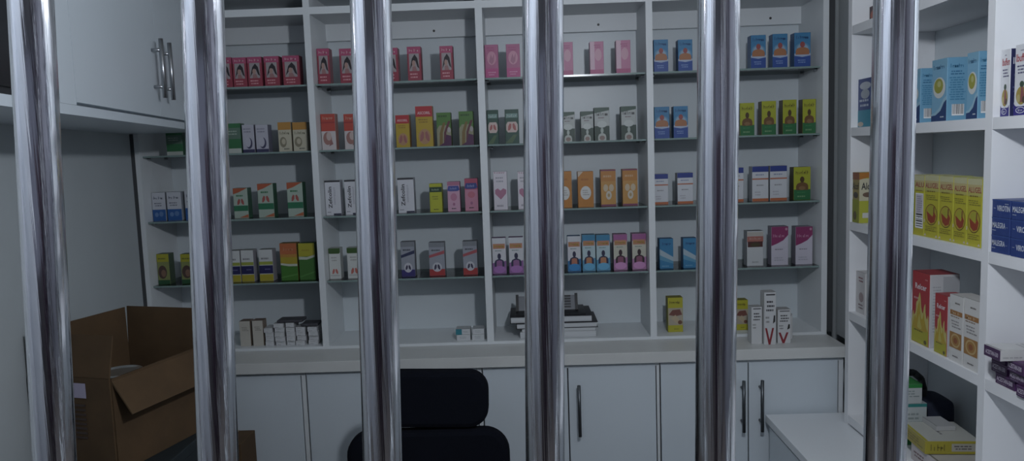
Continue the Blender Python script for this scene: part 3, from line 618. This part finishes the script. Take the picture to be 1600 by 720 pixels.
# four little packs by the second divider
g = 'small packs by the second divider'
TEALP = (.02, .28, .36)
def d_teal(b): b.__init__(b.w, b.h, b.d, (.60, .62, .64), (.5, .52, .54)); b.rect(0, 0, .42, 1, TEALP); b.lines(.5, .3, .9, .7, 2, (.4, .44, .46))
def d_whitep(b): b.__init__(b.w, b.h, b.d, (.60, .62, .64), (.5, .52, .54)); b.lines(.2, .25, .8, .75, 2, (.4, .44, .46))
for x0, x1, k, ds, lb in ((713, 735, 0, d_whitep, 'white pack under the teal-ended pack'), (712, 735, 1, d_teal, 'white pack with a teal end left of the second divider'), (737, 757, 0, d_whitep, 'white pack lowest against the second divider'), (738, 757, 1, d_whitep, 'white pack topmost against the second divider')):
    a = at_y(x0, 520, 2.625); b = at_y(x1, 520, 2.625); o = make(ds, b.x - a.x - .001, .0195, .05); o.location = ((a.x + b.x) / 2, 2.625, ZB + .0004 + k * .0205); tag(o, lb, 'medicine pack', g)
# stack of papers, ledgers and a tray in the third bay
def slab(name, x0, x1, y0, y1, z0, h, m, label, cat, group=None, Y=2.625, cover=None):
    a = at_y(x0, 500, Y).x; b = at_y(x1, 500, Y).x
    t = thing(name, label, cat, ((a + b) / 2, Y, z0 + .0004), group); w = (b - a) / 2
    if cover:
        one('page_block', -w + .003, w - .003, .003, y1 - .003, .0022, h - .0022, m, t)
        one('cover', -w, w, 0, y1, h - .002, h, cover, t); one('cover', -w, w, 0, y1, 0, .002, cover, t); one('spine', -w, w, y1, y1 + .002, 0, h, cover, t)
    else: one('page_block', -w, w, 0, y1, 0, h, m, t, .001)
    return t
PAPER = mat('paper', (.56, .58, .60), .8, noise=((2, 2, 300), .25)); COVK = mat('black_cover', (.02, .02, .025), .5)
g = 'ledgers stacked in the third bay'
slab('paper_pad', 812, 931, 0, .16, ZB, .022, PAPER, 'thick white pad lowest in the stack behind the fourth bar', 'paper pad', g)
slab('paper_pad', 815, 930, 0, .15, ZB + .0225, .010, PAPER, 'thin white pad second from bottom behind the fourth bar', 'paper pad', g)
slab('ledger_book', 806, 934, 0, .17, ZB + .033, .020, PAPER, 'white-paged ledger with black covers lying under the black tray', 'book', g, cover=COVK)
slab('ledger_book', 797, 926, 0, .16, ZB + .0535, .024, PAPER, 'upper black-covered ledger with slightly protruding left end', 'book', g, cover=COVK)
tr = thing('document_tray', 'dark grey slatted tray lying tilted on top of the ledgers', 'tray', (at_y(860, 480, 2.64).x, 2.64, ZB + .0784), None)
bm = bmesh.new(); box(bm, -.125, .125, 0, .15, 0, .004)
link('base', bm, BLACKP, tr)
bm = bmesh.new(); Mt = Matrix.Rotation(math.radians(62), 4, 'X')
box(bm, -.122, -.112, 0, .062, 0, .008, Matrix.Translation((0, .05, .004)) @ Mt); link('side_frame', bm, BLACKP, tr)
bm = bmesh.new(); box(bm, .09, .10, 0, .062, 0, .008, Matrix.Translation((0, .05, .004)) @ Mt); link('side_frame', bm, BLACKP, tr)
bm = bmesh.new(); box(bm, -.112, .09, .002, .056, 0, .005, Matrix.Translation((0, .05, .004)) @ Mt); link('panel', bm, mat('grey_plastic', (.16, .17, .19), .4), tr)
bm = bmesh.new()
for q in range(5): box(bm, .03, .075, .01 + q * .010, .015 + q * .010, .0052, .008, Matrix.Translation((0, .05, .004)) @ Mt)
link('slats', bm, BLACKP, tr)
# white cartons standing forward on the worktop
g = 'white cartons with a red V on the worktop'
def onwt(design, x0, x1, yt, label, Y=2.49, d=.045, rz=0):
    a = at_y(x0, yt, Y); b = at_y(x1, yt, Y); w = b.x - a.x - .001; h = a.z - ZC
    o = make(design, w, h, d); o.location = ((a.x + b.x) / 2, Y, ZC + .0005); o.rotation_euler = (0, 0, math.radians(rz)); return tag(o, label, 'medicine box', g)
onwt(lambda b: d_vwhite(b, False), 1174, 1191, 480, 'low plain white carton at the left of the group on the worktop', 2.50, .04)
onwt(d_vwhite, 1194, 1213, 457, 'tallest white carton with a red V on the worktop', 2.485)
onwt(d_vwhite, 1215, 1236, 484, 'short white carton with a red V on the worktop', 2.50)
o = onwt(lambda b: d_vwhite(b, False), 1217, 1239, 492, 'white carton standing behind the short one with a red V', 2.553, .035)

# ------------------------------------------------------------------ cartons on the right-hand shelving
def rbox(design, xl, xr, yt, z, label, group, xside=None, depth=.045, X=1.0, h=None, name='medicine_carton', cat='medicine box'):
    pf = at_x(xl, yt, X); pn = at_x(xr, yt, X)
    yf, yn = pf.y, pn.y
    if (yf + yn) / 2 >1.638: yn = max(yn, 1.6525); yf = min(yf, 2.3205)
    else: yf = min(yf, 1.6245 if X > .978 else 9)
    w = yf - yn - .001
    if xside: depth = at_y(xside, yt, pn.y).x - X
    hh = h or (pn.z - z)
    b = Carton.__new__(Carton); b.w, b.h, b.d = w, hh, depth; design(b); o = b.build(name)
    o.location = (X, (yf + yn) / 2, z + .0005); o.rotation_euler = (0, 0, -math.pi / 2)
    return tag(o, label, cat, group)
LB = (.22, .50, .72)
def r_blue(b):
    b.__init__(b.w, b.h, b.d, LB, (.17, .44, .66), top=(.34, .56, .72)); b.rect(0, .86, 1, 1, (.22, .48, .66)); b.txt('ENTEROL', .12, .84, .88, .91, (.02, .16, .34)); b.ell(.5, .54, .40, .17, (.62, .64, .62)); b.ell(.46, .57, .30, .12, (.42, .42, .05)); b.ell(.5, .60, .12, .05, (.55, .55, .2))
    b.poly([(0, 0), (1, 0), (1, .34), (.84, .30), (.62, .17), (.3, .10), (0, .09)], (.015, .06, .22)); b.poly([(0, .09), (.3, .10), (.62, .17), (.84, .30), (1, .34), (1, .40), (.8, .36), (.55, .22), (.25, .14), (0, .12)], (.35, .58, .72)); b.lines(.6, .05, .9, .09, 1, (.6, .65, .7))
    b.txt('ENTEROL', .15, .84, .85, .90, (.02, .20, .40), f='R'); b.lines(.1, .72, .9, .80, 2, (.03, .2, .4), f='R', seed=2); b.lines(.08, .32, .92, .70, 10, (.05, .28, .48), f='R', seed=3); b.barcode(.25, .08, .85, .26, f='R')
def r_bluewhite(b):
    b.__init__(b.w, b.h, b.d, (.04, .08, .30), (.03, .30, .45)); b.ell(.5, .85, .38, .08, (.5, .54, .6)); b.ell(.5, .68, .3, .1, (.4, .44, .5)); b.rect(0, 0, 1, .35, (.03, .35, .50)); b.lines(.1, .40, .9, .6, 2, (.5, .55, .65)); b.ell(.2, .06, .2, .05, (.6, .5, .4))
def r_redblack(b):
    b.__init__(b.w, b.h, b.d, (.05, .01, .02), (.04, .01, .02)); b.ell(.5, .5, .36, .28, (.45, .10, .05)); b.ell(.55, .4, .15, .15, (.1, .02, .02))
def r_ibu(b):
    b.__init__(b.w, b.h, b.d, (.70, .71, .74), (.02, .025, .12), top=(.6, .6, .62)); b.txt('Ibuffem', .08, .76, .94, .87, (.52, .03, .05)); b.lines(.35, .90, .6, .93, 1, (.2, .2, .3)); b.lines(.15, .58, .85, .72, 3, (.12, .12, .25))
    b.rect(0, 0, 1, .17, (.03, .02, .28)); b.ell(.5, .18, .48, .07, (.70, .71, .74)); b.rect(0, .0, 1, .13, (.03, .02, .28)); b.ell(.48, .28, .34, .13, (.50, .38, .06)); b.ell(.50, .44, .14, .045, (.05, .10, .06)); b.poly([(.42, .18), (.45, .40), (.58, .40), (.72, .20)], (.34, .10, .10)); b.ell(.3, .24, .10, .06, (.6, .5, .2)); b.ell(.66, .22, .12, .05, (.12, .08, .05))
    b.ell(.45, .075, .30, .045, (.70, .71, .74)); b.ell(.45, .075, .26, .036, (.03, .02, .28)); b.txt('Ibuf', .30, .058, .60, .092, (.70, .71, .74)); b.txt('Ibuffem', .1, .77, .9, .87, (.62, .63, .68), f='R'); b.lines(.1, .1, .9, .7, 10, (.10, .12, .28), f='R', seed=6)
def r_alu(b, side=False):
    b.__init__(b.w, b.h, b.d, (.68, .62, .01), (.50, .60, .02), top=(.74, .72, .42))
    b.rect(0, .90, 1, 1, (.62, .60, .34)); b.rect(0, .80, 1, .91, (.62, .52, .22)); b.rect(0, .74, 1, .80, (.60, .56, .12))
    if side:
        b.txt('ALU', .25, .80, .98, .88, (.42, .05, .03)); b.lines(.3, .73, 1, .76, 1, (.3, .2, .02)); b.barcode(.30, .12, .95, .70, f='F', horiz=True); b.rect(.02, .06, .22, .9, (.46, .55, .03)); b.ell(.6, .3, .02, .01, INKK); b.rect(.34, .36, .90, .68, (.60, .56, .62)); b.lines(.4, .38, .86, .66, 8, (.3, .28, .34))
    else:
        b.txt('ALUGEL', .06, .79, .96, .875, (.42, .05, .03)); b.lines(.15, .72, .9, .765, 1, (.28, .2, .02)); b.lines(.08, .60, .92, .69, 3, (.30, .26, .02))
        b.ell(.5, .37, .43, .17, (.16, .07, .01)); b.ell(.5, .37, .40, .158, (.62, .46, .02)); b.ell(.52, .44, .26, .075, (.52, .50, .02)); b.poly([(.18, .42), (.40, .38), (.60, .34), (.72, .42), (.84, .36), (.76, .26), (.5, .23), (.28, .28)], (.42, .06, .01)); b.poly([(.66, .50), (.74, .50), (.72, .40), (.64, .38)], (.3, .1, .02))
        b.lines(.1, .10, .9, .19, 3, (.36, .30, .02), seed=4); b.poly([(.0, .02), (.12, .06), (.18, .02)], (.68, .6, .5)); b.poly([(.8, .02), (.9, .06), (.98, .02)], (.68, .6, .5)); b.ell(.02, .26, .05, .03, (.68, .6, .5))
def r_alcof(b):
    b.__init__(b.w, b.h, b.d, (.48, .38, .12), (.56, .58, .03), top=(.5, .3, .05)); b.rect(0, .86, 1, 1, (.42, .14, .05)); b.rect(0, 0, 1, .46, (.42, .46, .03)); b.txt('Alcof', .0, .66, .96, .80, INKK); b.ell(.5, .55, .34, .06, (.12, .10, .08)); b.ell(.4, .14, .25, .09, (.2, .16, .06))
    b.rect(0, .44, 1, .88, (.62, .58, .40), f='R'); b.poly([(0, .86), (.5, .90), (1, .80), (1, 1), (0, 1)], (.60, .22, .02), f='R'); b.txt('Alcof', .12, .66, .95, .80, INKK, f='R'); b.ell(.5, .56, .30, .05, (.20, .12, .08), f='R'); b.rect(.2, .10, .8, .20, (.6, .6, .55), f='R')
def r_malegra(b, t='MALEGRA', flip=False):
    b.__init__(b.w, b.h, b.d, (.015, .055, .28), (.012, .045, .24), top=(.05, .10, .35)); b.rect(0, .93, 1, 1, (.03, .09, .36))
    if flip: b.txt(t, .28, .36, .98, .68, (.62, .66, .74)); b.lines(.7, .74, .95, .82, 1, (.5, .55, .65)); b.lines(.10, .46, .24, .54, 1, (.4, .45, .6))
    else: b.txt(t, .05, .40, .76, .72, (.62, .66, .74)); b.lines(.05, .22, .3, .30, 1, (.5, .55, .65)); b.lines(.8, .46, .92, .52, 1, (.4, .45, .6))
def r_relcer(b):
    b.__init__(b.w, b.h, b.d, (.56, .03, .04), (.60, .60, .60), top=(.50, .03, .04)); b.rect(0, 0, 1, .26, (.58, .54, .01)); b.txt('Relcer', .18, .76, .84, .84, (.75, .72, .74)); b.lines(.1, .60, .55, .66, 1, (.66, .35, .35)); b.lines(.75, .90, .95, .93, 1, (.7, .4, .4)) 
    b.spoly([(.04, .22), (.03, .34), (.10, .44), (.14, .38), (.24, .44), (.26, .56), (.34, .60), (.40, .66), (.46, .72), (.52, .64), (.56, .52), (.66, .44), (.72, .54), (.80, .58), (.82, .46), (.90, .38), (.96, .44), (.97, .22)], (.68, .60, .16))
    b.spoly([(.12, .20), (.14, .32), (.22, .38), (.28, .34), (.32, .46), (.40, .56), (.46, .60), (.50, .46), (.58, .36), (.66, .38), (.72, .46), (.76, .36), (.84, .28), (.88, .20)], (.64, .44, .01))
    b.spoly([(.36, .22), (.38, .32), (.46, .42), (.52, .32), (.60, .22)], (.68, .58, .10))
    b.lines(.15, .16, .8, .20, 1, (.25, .2, .02)); b.ell(.82, .05, .08, .03, (.15, .12, .02)); b.rect(.04, .0, .5, 1, (.56, .56, .57), f='R'); b.lines(.1, .2, .45, .85, 16, (.42, .42, .44), f='R'); b.rect(.45, .5, 1, .97, (.44, .45, .47), f='R')
def r_ring(b):
    b.__init__(b.w, b.h, b.d, (.68, .67, .65), (.60, .59, .57), top=(.62, .61, .58)); b.lines(.4, .86, .85, .91, 1, (.2, .18, .16)); b.rect(.06, .70, .94, .77, (.50, .22, .05)); b.txt('Cal', .2, .715, .8, .755, (.7, .5, .3)); b.lines(.1, .66, .9, .69, 1, (.3, .15, .05)); b.lines(.15, .50, .85, .63, 3, (.34, .32, .32)); b.rect(.06, .20, .92, .44, (.50, .24, .05)); b.ell(.5, .32, .34, .105, (.66, .45, .18)); b.ell(.5, .32, .26, .08, (.52, .26, .05)); b.ell(.5, .32, .14, .045, (.4, .12, .03)); b.lines(.3, .06, .8, .10, 1, (.2, .18, .18))
def r_redwhite(b):
    b.__init__(b.w, b.h, b.d, (.62, .60, .60), (.6, .58, .58)); b.lines(.3, .75, .9, .9, 2, (.25, .03, .05)); b.ell(.6, .4, .25, .12, (.4, .3, .3)); b.lines(.3, .1, .9, .25, 2, (.2, .1, .12))
def r_acestan(b):
    b.__init__(b.w, b.h, b.d, (.07, .015, .10), (.10, .02, .14), top=(.12, .03, .16)); b.rect(0, .90, 1, .98, (.15, .06, .2)); b.txt('ACESTAN-500', .08, .30, .90, .74, (.62, .55, .66)); b.lines(.1, .12, .7, .2, 1, (.4, .35, .45))
def r_acestan_white(b):
    b.__init__(b.w, b.h, b.d, (.07, .015, .10), (.60, .59, .58), top=(.60, .60, .60)); b.txt('ACESTAN-500', .12, .25, .90, .66, (.62, .55, .66)); b.lines(.05, .2, .5, .4, 1, (.4, .4, .4), f='R'); b.lines(.1, .5, .8, .8, 3, (.4, .4, .42), f='T')

zD, zC_, zBb, zA, zT = BZ
rbox(r_redblack, 1350, 1372, 6, zT, 'black and red carton on the highest shelf beside the sixth bar', None, X=1.03, depth=.06)
rbox(r_bluewhite, 1341, 1364, 120, zA, 'narrow blue and white carton left of the sixth bar', None, X=1.0)
g = 'light blue cartons with a yellow oval'
rbox(r_blue, 1413, 1439, 107, zA, 'shorter light blue carton emerging behind the sixth bar', g, xside=1462, X=.996)
rbox(r_blue, 1457, 1481, 90, zA, 'light blue carton with a barcode on its wide side', g, xside=1513, X=.992)
rbox(r_blue, 1512, 1530, 80, zA, 'tallest light blue carton against the near upright', g, xside=1550, X=.990)
g = 'white cartons with red lettering'
rbox(r_ibu, 1557, 1580, 76, zA, 'white carton with red lettering and navy side, fully in view', g, X=.995, depth=.05)
rbox(r_ibu, 1587, 1612, 66, zA, 'white carton with red lettering cut off by the right edge of the photo', g, X=.992, depth=.05)
rbox(r_alcof, 1332.5, 1343, 270, zBb, 'yellow and orange carton left of the sixth bar', None, X=.984, depth=.05)
g = 'yellow antacid cartons in a row'
rbox(lambda b: r_alu(b, True), 1426, 1445, 274, zBb, 'yellow carton turned to show its barcode, beside the sixth bar', g, X=.992)
for xl, xr, yt, lb in ((1445.3, 1468, 274.5, 'right next to the one showing a barcode'), (1468.3, 1490.5, 276, 'middle of the yellow row'), (1490.8, 1512, 278, 'second from the near upright'), (1512.3, 1535.5, 280, 'pressed against the near upright')):
    rbox(r_alu, xl, xr, yt, zBb, 'yellow carton with a stomach in an oval, ' + lb, g, X=.992)
g = 'blue tablet packs stacked in two columns'
hM = .0368
for k, (t, fl) in enumerate((('MALEGRA', False), ('MALEGRA', False), ('VIROTIN', True))):
    rbox(lambda b: r_malegra(b, t, fl), 1550 + .4 * k, 1580, 300, zBb + k * .0374, 'blue pack in the column against the upright, ' + ('lowest', 'middle', 'topmost')[k], g, X=.984, h=hM, name='tablet_pack', cat='medicine pack', depth=.11)
for k, (t, fl) in enumerate((('VIROTIN', True), ('VIROTIN', True), ('MALEGRA', False))):
    rbox(lambda b: r_malegra(b, t, fl), 1581.5, 1614, 300, zBb + k * .0374, 'blue pack in the column at the right edge of the photo, ' + ('lowest', 'middle', 'topmost')[k], g, X=.982, h=hM, name='tablet_pack', cat='medicine pack', depth=.11)
rbox(r_redwhite, 1337, 1352, 428, zC_, 'white carton with dark red print left of the sixth bar', None, X=1.0)
g = 'red cartons with yellow flames'
rbox(r_relcer, 1426, 1453, 430, zC_, 'large red carton with yellow flames beside the sixth bar', g, X=.992, xside=1500)
rbox(r_relcer, 1461, 1481, 464, zC_, 'smaller red carton with yellow flames in front of the large one', g, X=.990, depth=.05)
g = 'white cartons with an orange ring'
rbox(r_ring, 1484, 1506, 466, zC_, 'white carton with an orange ring next to the smaller red carton', g, X=.988, depth=.05)
rbox(r_ring, 1506.5, 1532, 473, zC_, 'white carton with an orange ring next to the near upright', g, X=.986, depth=.05)
g = 'purple tablet packs stacked loosely'
pk = [(1556, 1587, 0, .985, 'lowest at the left'), (1589, 1615, 0, .975, 'lowest at the right edge'), (1549, 1574, 1, .985, 'second layer beside the upright'), (1577, 1604, 1, .98, 'second layer at the right edge'),
      (1549, 1571, 2, .985, 'third layer beside the upright'), (1573, 1600, 2, .972, 'third layer at the right edge')]
for xl, xr, k, X, lb in pk:
    rbox(r_acestan, xl, xr, 560, zC_ + k * .0226, 'purple tablet pack, ' + lb, g, X=X, h=.0222, name='tablet_pack', cat='medicine pack', depth=.09)
o = rbox(r_acestan_white, 1537, 1563, 540, zC_ + 3 * .0226, 'purple-ended pack with white top lying crooked on the purple packs', g, X=.945, h=.0222, name='tablet_pack', cat='medicine pack', depth=.11)
# --- lowest cell: flat boxes, green-white boxes, dark bag
g = 'flat boxes in the lowest cell'
def r_yflat(b):
    b.__init__(b.w, b.h, b.d, (.50, .40, .02), (.52, .44, .02), top=(.55, .55, .50)); b.lines(.1, .2, .9, .8, 3, (.25, .2, .03)); b.txt('TERIM', .10, .25, .40, .75, (.25, .2, .02), f='R'); b.rect(.48, .2, .96, .8, (.45, .43, .36), f='R'); b.lines(.52, .3, .92, .7, 2, (.12, .1, .1), f='R'); b.lines(.2, .4, .8, .5, 1, (.2, .2, .2), f='T'); b.rect(0, 0, 1, .06, (.58, .5, .02), f='T')
def r_pflat(b):
    b.__init__(b.w, b.h, b.d, (.55, .50, .50), (.12, .06, .12), top=(.5, .48, .46)); b.lines(.1, .3, .6, .7, 2, (.2, .1, .1)); b.lines(.1, .3, .6, .7, 1, (.5, .45, .5), f='R')
def zcell(design, Y0, Y1, X, d, z, h, label, group, rz=0):
    b = Carton.__new__(Carton); b.w, b.h, b.d = Y1 - Y0, h, d; design(b); o = b.build('flat_box'); o.location = (X, (Y0 + Y1) / 2, z + .0005); o.rotation_euler = (0, 0, -math.pi / 2 + math.radians(rz)); return tag(o, label, 'medicine box', group)
zcell(r_pflat, 1.85, 1.98, 1.005, .145, zD, .044, 'white and dark flat box at the bottom of the lowest cell', g)
zcell(r_yflat, 1.895, 2.035, 1.002, .135, zD + .0465, .034, 'yellow-edged flat box lying on the dark-sided one', g, rz=-4)
def r_gw(b):
    b.__init__(b.w, b.h, b.d, (.50, .55, .55), (.55, .58, .58), top=(.03, .35, .05)); b.rect(0, .80, 1, 1, (.03, .34, .06)); b.rect(0, .80, 1, 1, (.03, .34, .06), f='R'); b.lines(.1, .3, .9, .7, 3, (.3, .36, .36), f='R')
def r_gw2(b):
    b.__init__(b.w, b.h, b.d, (.50, .55, .55), (.55, .60, .60), top=(.5, .56, .56)); b.poly([(0, 0), (1, 0), (1, .35), (0, .05)], (.02, .30, .06), f='R'); b.rect(0, .92, 1, 1, (.03, .32, .30), f='R'); b.lines(.2, .4, .9, .8, 4, (.34, .4, .4), f='R')
zcell(r_gw2, 2.07, 2.16, 1.0, .092, zD, .118, 'white box with green foot standing behind the yellow-edged box', 'green and white boxes in the lowest cell')
zcell(r_gw, 2.07, 2.15, 1.0, .078, zD + .119, .055, 'green-topped white box on the box with green foot', 'green and white boxes in the lowest cell')
bg_ = thing('dark_bag', 'dark navy bag with a curved strap slumped at the back of the lowest cell', 'bag', (1.150, 2.16, zD + .001))
bm = bmesh.new(); bmesh.ops.create_cube(bm, size=1)
for v in bm.verts: v.co = Vector((v.co.x * .09, v.co.y * .12, (v.co.z + .5) * .112))
o = link('bag_body', bm, NAVYP, bg_, smooth=True, bevel=.02); 
sub = o.modifiers.new('sub', 'SUBSURF'); sub.levels = 2; sub.render_levels = 2
bm = bmesh.new(); pts = [Vector((-.10, .0, .165)), Vector((-.075, .0, .180)), Vector((-.05, .0, .178)), Vector((-.03, .0, .160)), Vector((-.022, 0, .13)), Vector((-.022, 0, .09))]
for a, b in zip(pts, pts[1:]): tube(bm, a, b, .010, 12)
link('strap', bm, BLACKP, bg_, smooth=True)
zcell(lambda b: b.__init__(b.w, b.h, b.d, (.5, .5, .5)), 1.96, 2.035, 1.06, .05, zD + .0815, .012, 'small white packet lying on the yellow-edged box', None)

# ------------------------------------------------------------------ office chair
CX, CY_ = -.295, 2.02
ch = thing('office_chair', 'black office chair with a rounded headrest in front of the base cabinets', 'chair', (CX, CY_, 0))
def rrect(w, h, r, n=8, zc=0, sag=0):
    pts = []
    for cx, cz, a0 in ((w - r, h - r, 0), (-w + r, h - r, 90), (-w + r, -h + r, 180), (w - r, -h + r, 270)):
        for i in range(n + 1):
            t = math.radians(a0 + 90 * i / n); pts.append((cx + r * math.cos(t), zc + cz + r * math.sin(t)))
    return pts
def pad(name, w, h, r, d, zc, M, m=BLACKF):
    bm = bmesh.new(); P = rrect(w, h, r, 8, zc); prism(bm, P, d, M); return link(name, bm, m, ch, bevel=min(.014, d * .35))
MB_ = Matrix.Translation((0, -.02, 0)) @ Matrix.Rotation(math.radians(4), 4, 'X') @ Matrix.Rotation(math.radians(-1.5), 4, 'Y')
hr = pad('headrest', .150, .080, .055, .05, .882, Matrix.Rotation(math.radians(1.5), 4, 'Y'))
pad('backrest', .226, .165, .07, .05, .630, Matrix.Identity(4))
bm = bmesh.new(); box(bm, -.03, .03, .051, .066, .42, .93); link('back_post', bm, BLACKP, ch, bevel=.004)
bm = bmesh.new(); prism(bm, rrect(.24, .23, .08, 8, 0), .08, Matrix.Translation((0, -.22, .42)) @ Matrix.Rotation(math.radians(90), 4, 'X') @ Matrix.Translation((0, -.08, 0))); link('seat', bm, BLACKF, ch, bevel=.02)
for s in (-1, 1):
    bm = bmesh.new(); box(bm, s * .275 - .03, s * .275 + .03, -.30, -.05, .655, .68); box(bm, s * .275 - .014, s * .275 + .014, -.19, -.14, .40, .655); box(bm, min(s * .2, s * .289), max(s * .2, s * .289), -.19, -.14, .385, .41); link('armrest', bm, BLACKP, ch, bevel=.005)
bm = bmesh.new(); tube(bm, (0, -.22, .10), (0, -.22, .42), .028, 20); link('gas_column', bm, STEEL, ch, smooth=False)
for k in range(5):
    t = math.radians(72 * k + 18); e = Vector((.29 * math.cos(t), -.22 + .29 * math.sin(t), .075))
    bm = bmesh.new(); tube(bm, (0, -.22, .11), e, .019, 12); lg = link('leg', bm, BLACKP, ch)
    bm = bmesh.new(); q = Vector((-math.sin(t), math.cos(t), 0)) * .022; c0 = Vector((e.x, e.y, .029)); tube(bm, c0 - q, c0 + q, .028, 18); tube(bm, (e.x, e.y, .05), (e.x, e.y, .08), .007, 8); link('castor', bm, BLACKP, lg)

# ------------------------------------------------------------------ open brown carton on a dark side table
def at_z(px, py, z): d = ray(px, py); return (EYE + d * ((z - EYE.z) / d.z)).xy
N = at_z(172, 592, 1.068); R = at_z(309, 541, 1.068); u = (R - N); Lg = u.length; u.normalize(); v = Vector((-u.y, u.x)); Ws = .226; zb = .845; zr = 1.068
Lc = N + v * Ws; Bc = R + v * Ws
cb = thing('cardboard_box', 'large open brown cardboard box with raised flaps at the left wall', 'cardboard box', (N.x, N.y, zb))
def P3(p, z): return Vector((p.x - N.x, p.y - N.y, z - zb))
def panel(bm, a, b, c, d, t=.004):
    n = (b - a).cross(d - a).normalized() * t
    vs = [bm.verts.new(p) for p in (a, b, c, d, a + n, b + n, c + n, d + n)]
    for f in ((0, 1, 2, 3), (4, 5, 6, 7), (0, 1, 5, 4), (1, 2, 6, 5), (2, 3, 7, 6), (3, 0, 4, 7)): bm.faces.new([vs[i] for i in f])
bm = bmesh.new()
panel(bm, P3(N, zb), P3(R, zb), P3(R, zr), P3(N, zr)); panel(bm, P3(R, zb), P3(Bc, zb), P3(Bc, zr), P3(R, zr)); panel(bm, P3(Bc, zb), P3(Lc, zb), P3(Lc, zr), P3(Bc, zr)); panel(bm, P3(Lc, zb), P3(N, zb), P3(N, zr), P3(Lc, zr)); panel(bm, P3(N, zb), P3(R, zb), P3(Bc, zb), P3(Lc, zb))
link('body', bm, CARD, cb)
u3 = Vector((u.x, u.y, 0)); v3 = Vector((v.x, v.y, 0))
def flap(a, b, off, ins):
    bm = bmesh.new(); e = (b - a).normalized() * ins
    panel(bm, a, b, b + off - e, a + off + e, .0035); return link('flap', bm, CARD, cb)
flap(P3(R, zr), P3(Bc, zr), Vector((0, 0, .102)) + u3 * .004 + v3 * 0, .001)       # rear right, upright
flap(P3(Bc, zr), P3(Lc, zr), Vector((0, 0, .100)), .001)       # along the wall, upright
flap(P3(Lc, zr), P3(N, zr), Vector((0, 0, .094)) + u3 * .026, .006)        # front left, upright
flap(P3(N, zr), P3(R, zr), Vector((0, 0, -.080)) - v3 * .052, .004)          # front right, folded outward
bm = bmesh.new(); pN = P3(Lc, 1.02) + (P3(N, 1.02) - P3(Lc, 1.02)) * .50 - u3 * .0052; q = (P3(N, 0) - P3(Lc, 0)).normalized()
a = pN; panel(bm, a, a + q * .045, a + q * .045 + Vector((0, 0, .035)), a + Vector((0, 0, .035)), .0006); link('sticker', bm, ink((.45, .40, .55)), cb)
bm = bmesh.new()
for k in range(8): a = pN + Vector((0, 0, -.02 - .011 * k)); panel(bm, a, a + q * .04, a + q * .04 + Vector((0, 0, .005)), a + Vector((0, 0, .005)), .0006)
link('printed_lines', bm, ink((.06, .03, .02)), cb)
mid = (N + Bc) * .5
tn = thing('round_tin', 'silver round tin lying inside the open cardboard box', 'tin', (mid.x + .005, mid.y - .01, zb + .0065))
bm = bmesh.new(); lathe(bm, [(.047, 0), (.05, .004), (.05, .162), (.047, .166)], (0, 0, 0)); link('can', bm, TIN, tn, smooth=False)
bm = bmesh.new(); lathe(bm, [(.052, .166), (.053, .168), (.053, .188), (.050, .191), (.044, .187)], (0, 0, 0), 32); link('lid', bm, TIN, tn)
# dark side table
st = thing('side_table', 'dark side table under the open cardboard box', 'table', (at_z(172, 592, 1.068).x - .06, at_z(172, 592, 1.068).y + .14, 0))
TX, TY = N.x - .075, N.y + .14
TBL = mat('dark_teal_board', (.015, .022, .026), .6)
one('table_top', -.15, .15, -.16, .18, .815, .844, TBL, st, .003); one('side_panel', .12, .145, -.15, .17, 0, .8145, TBL, st); one('side_panel', -.145, -.12, -.15, .17, 0, .8145, TBL, st); one('front_panel', -.119, .119, -.148, -.13, .02, .8145, TBL, st)
# small tall carton on the floor
sc_ = thing('brown_carton', 'narrow brown carton standing behind the second bar in front of the base cabinet', 'cardboard box', (at_y(387, 700, 2.2).x - .068, 2.17, 0))
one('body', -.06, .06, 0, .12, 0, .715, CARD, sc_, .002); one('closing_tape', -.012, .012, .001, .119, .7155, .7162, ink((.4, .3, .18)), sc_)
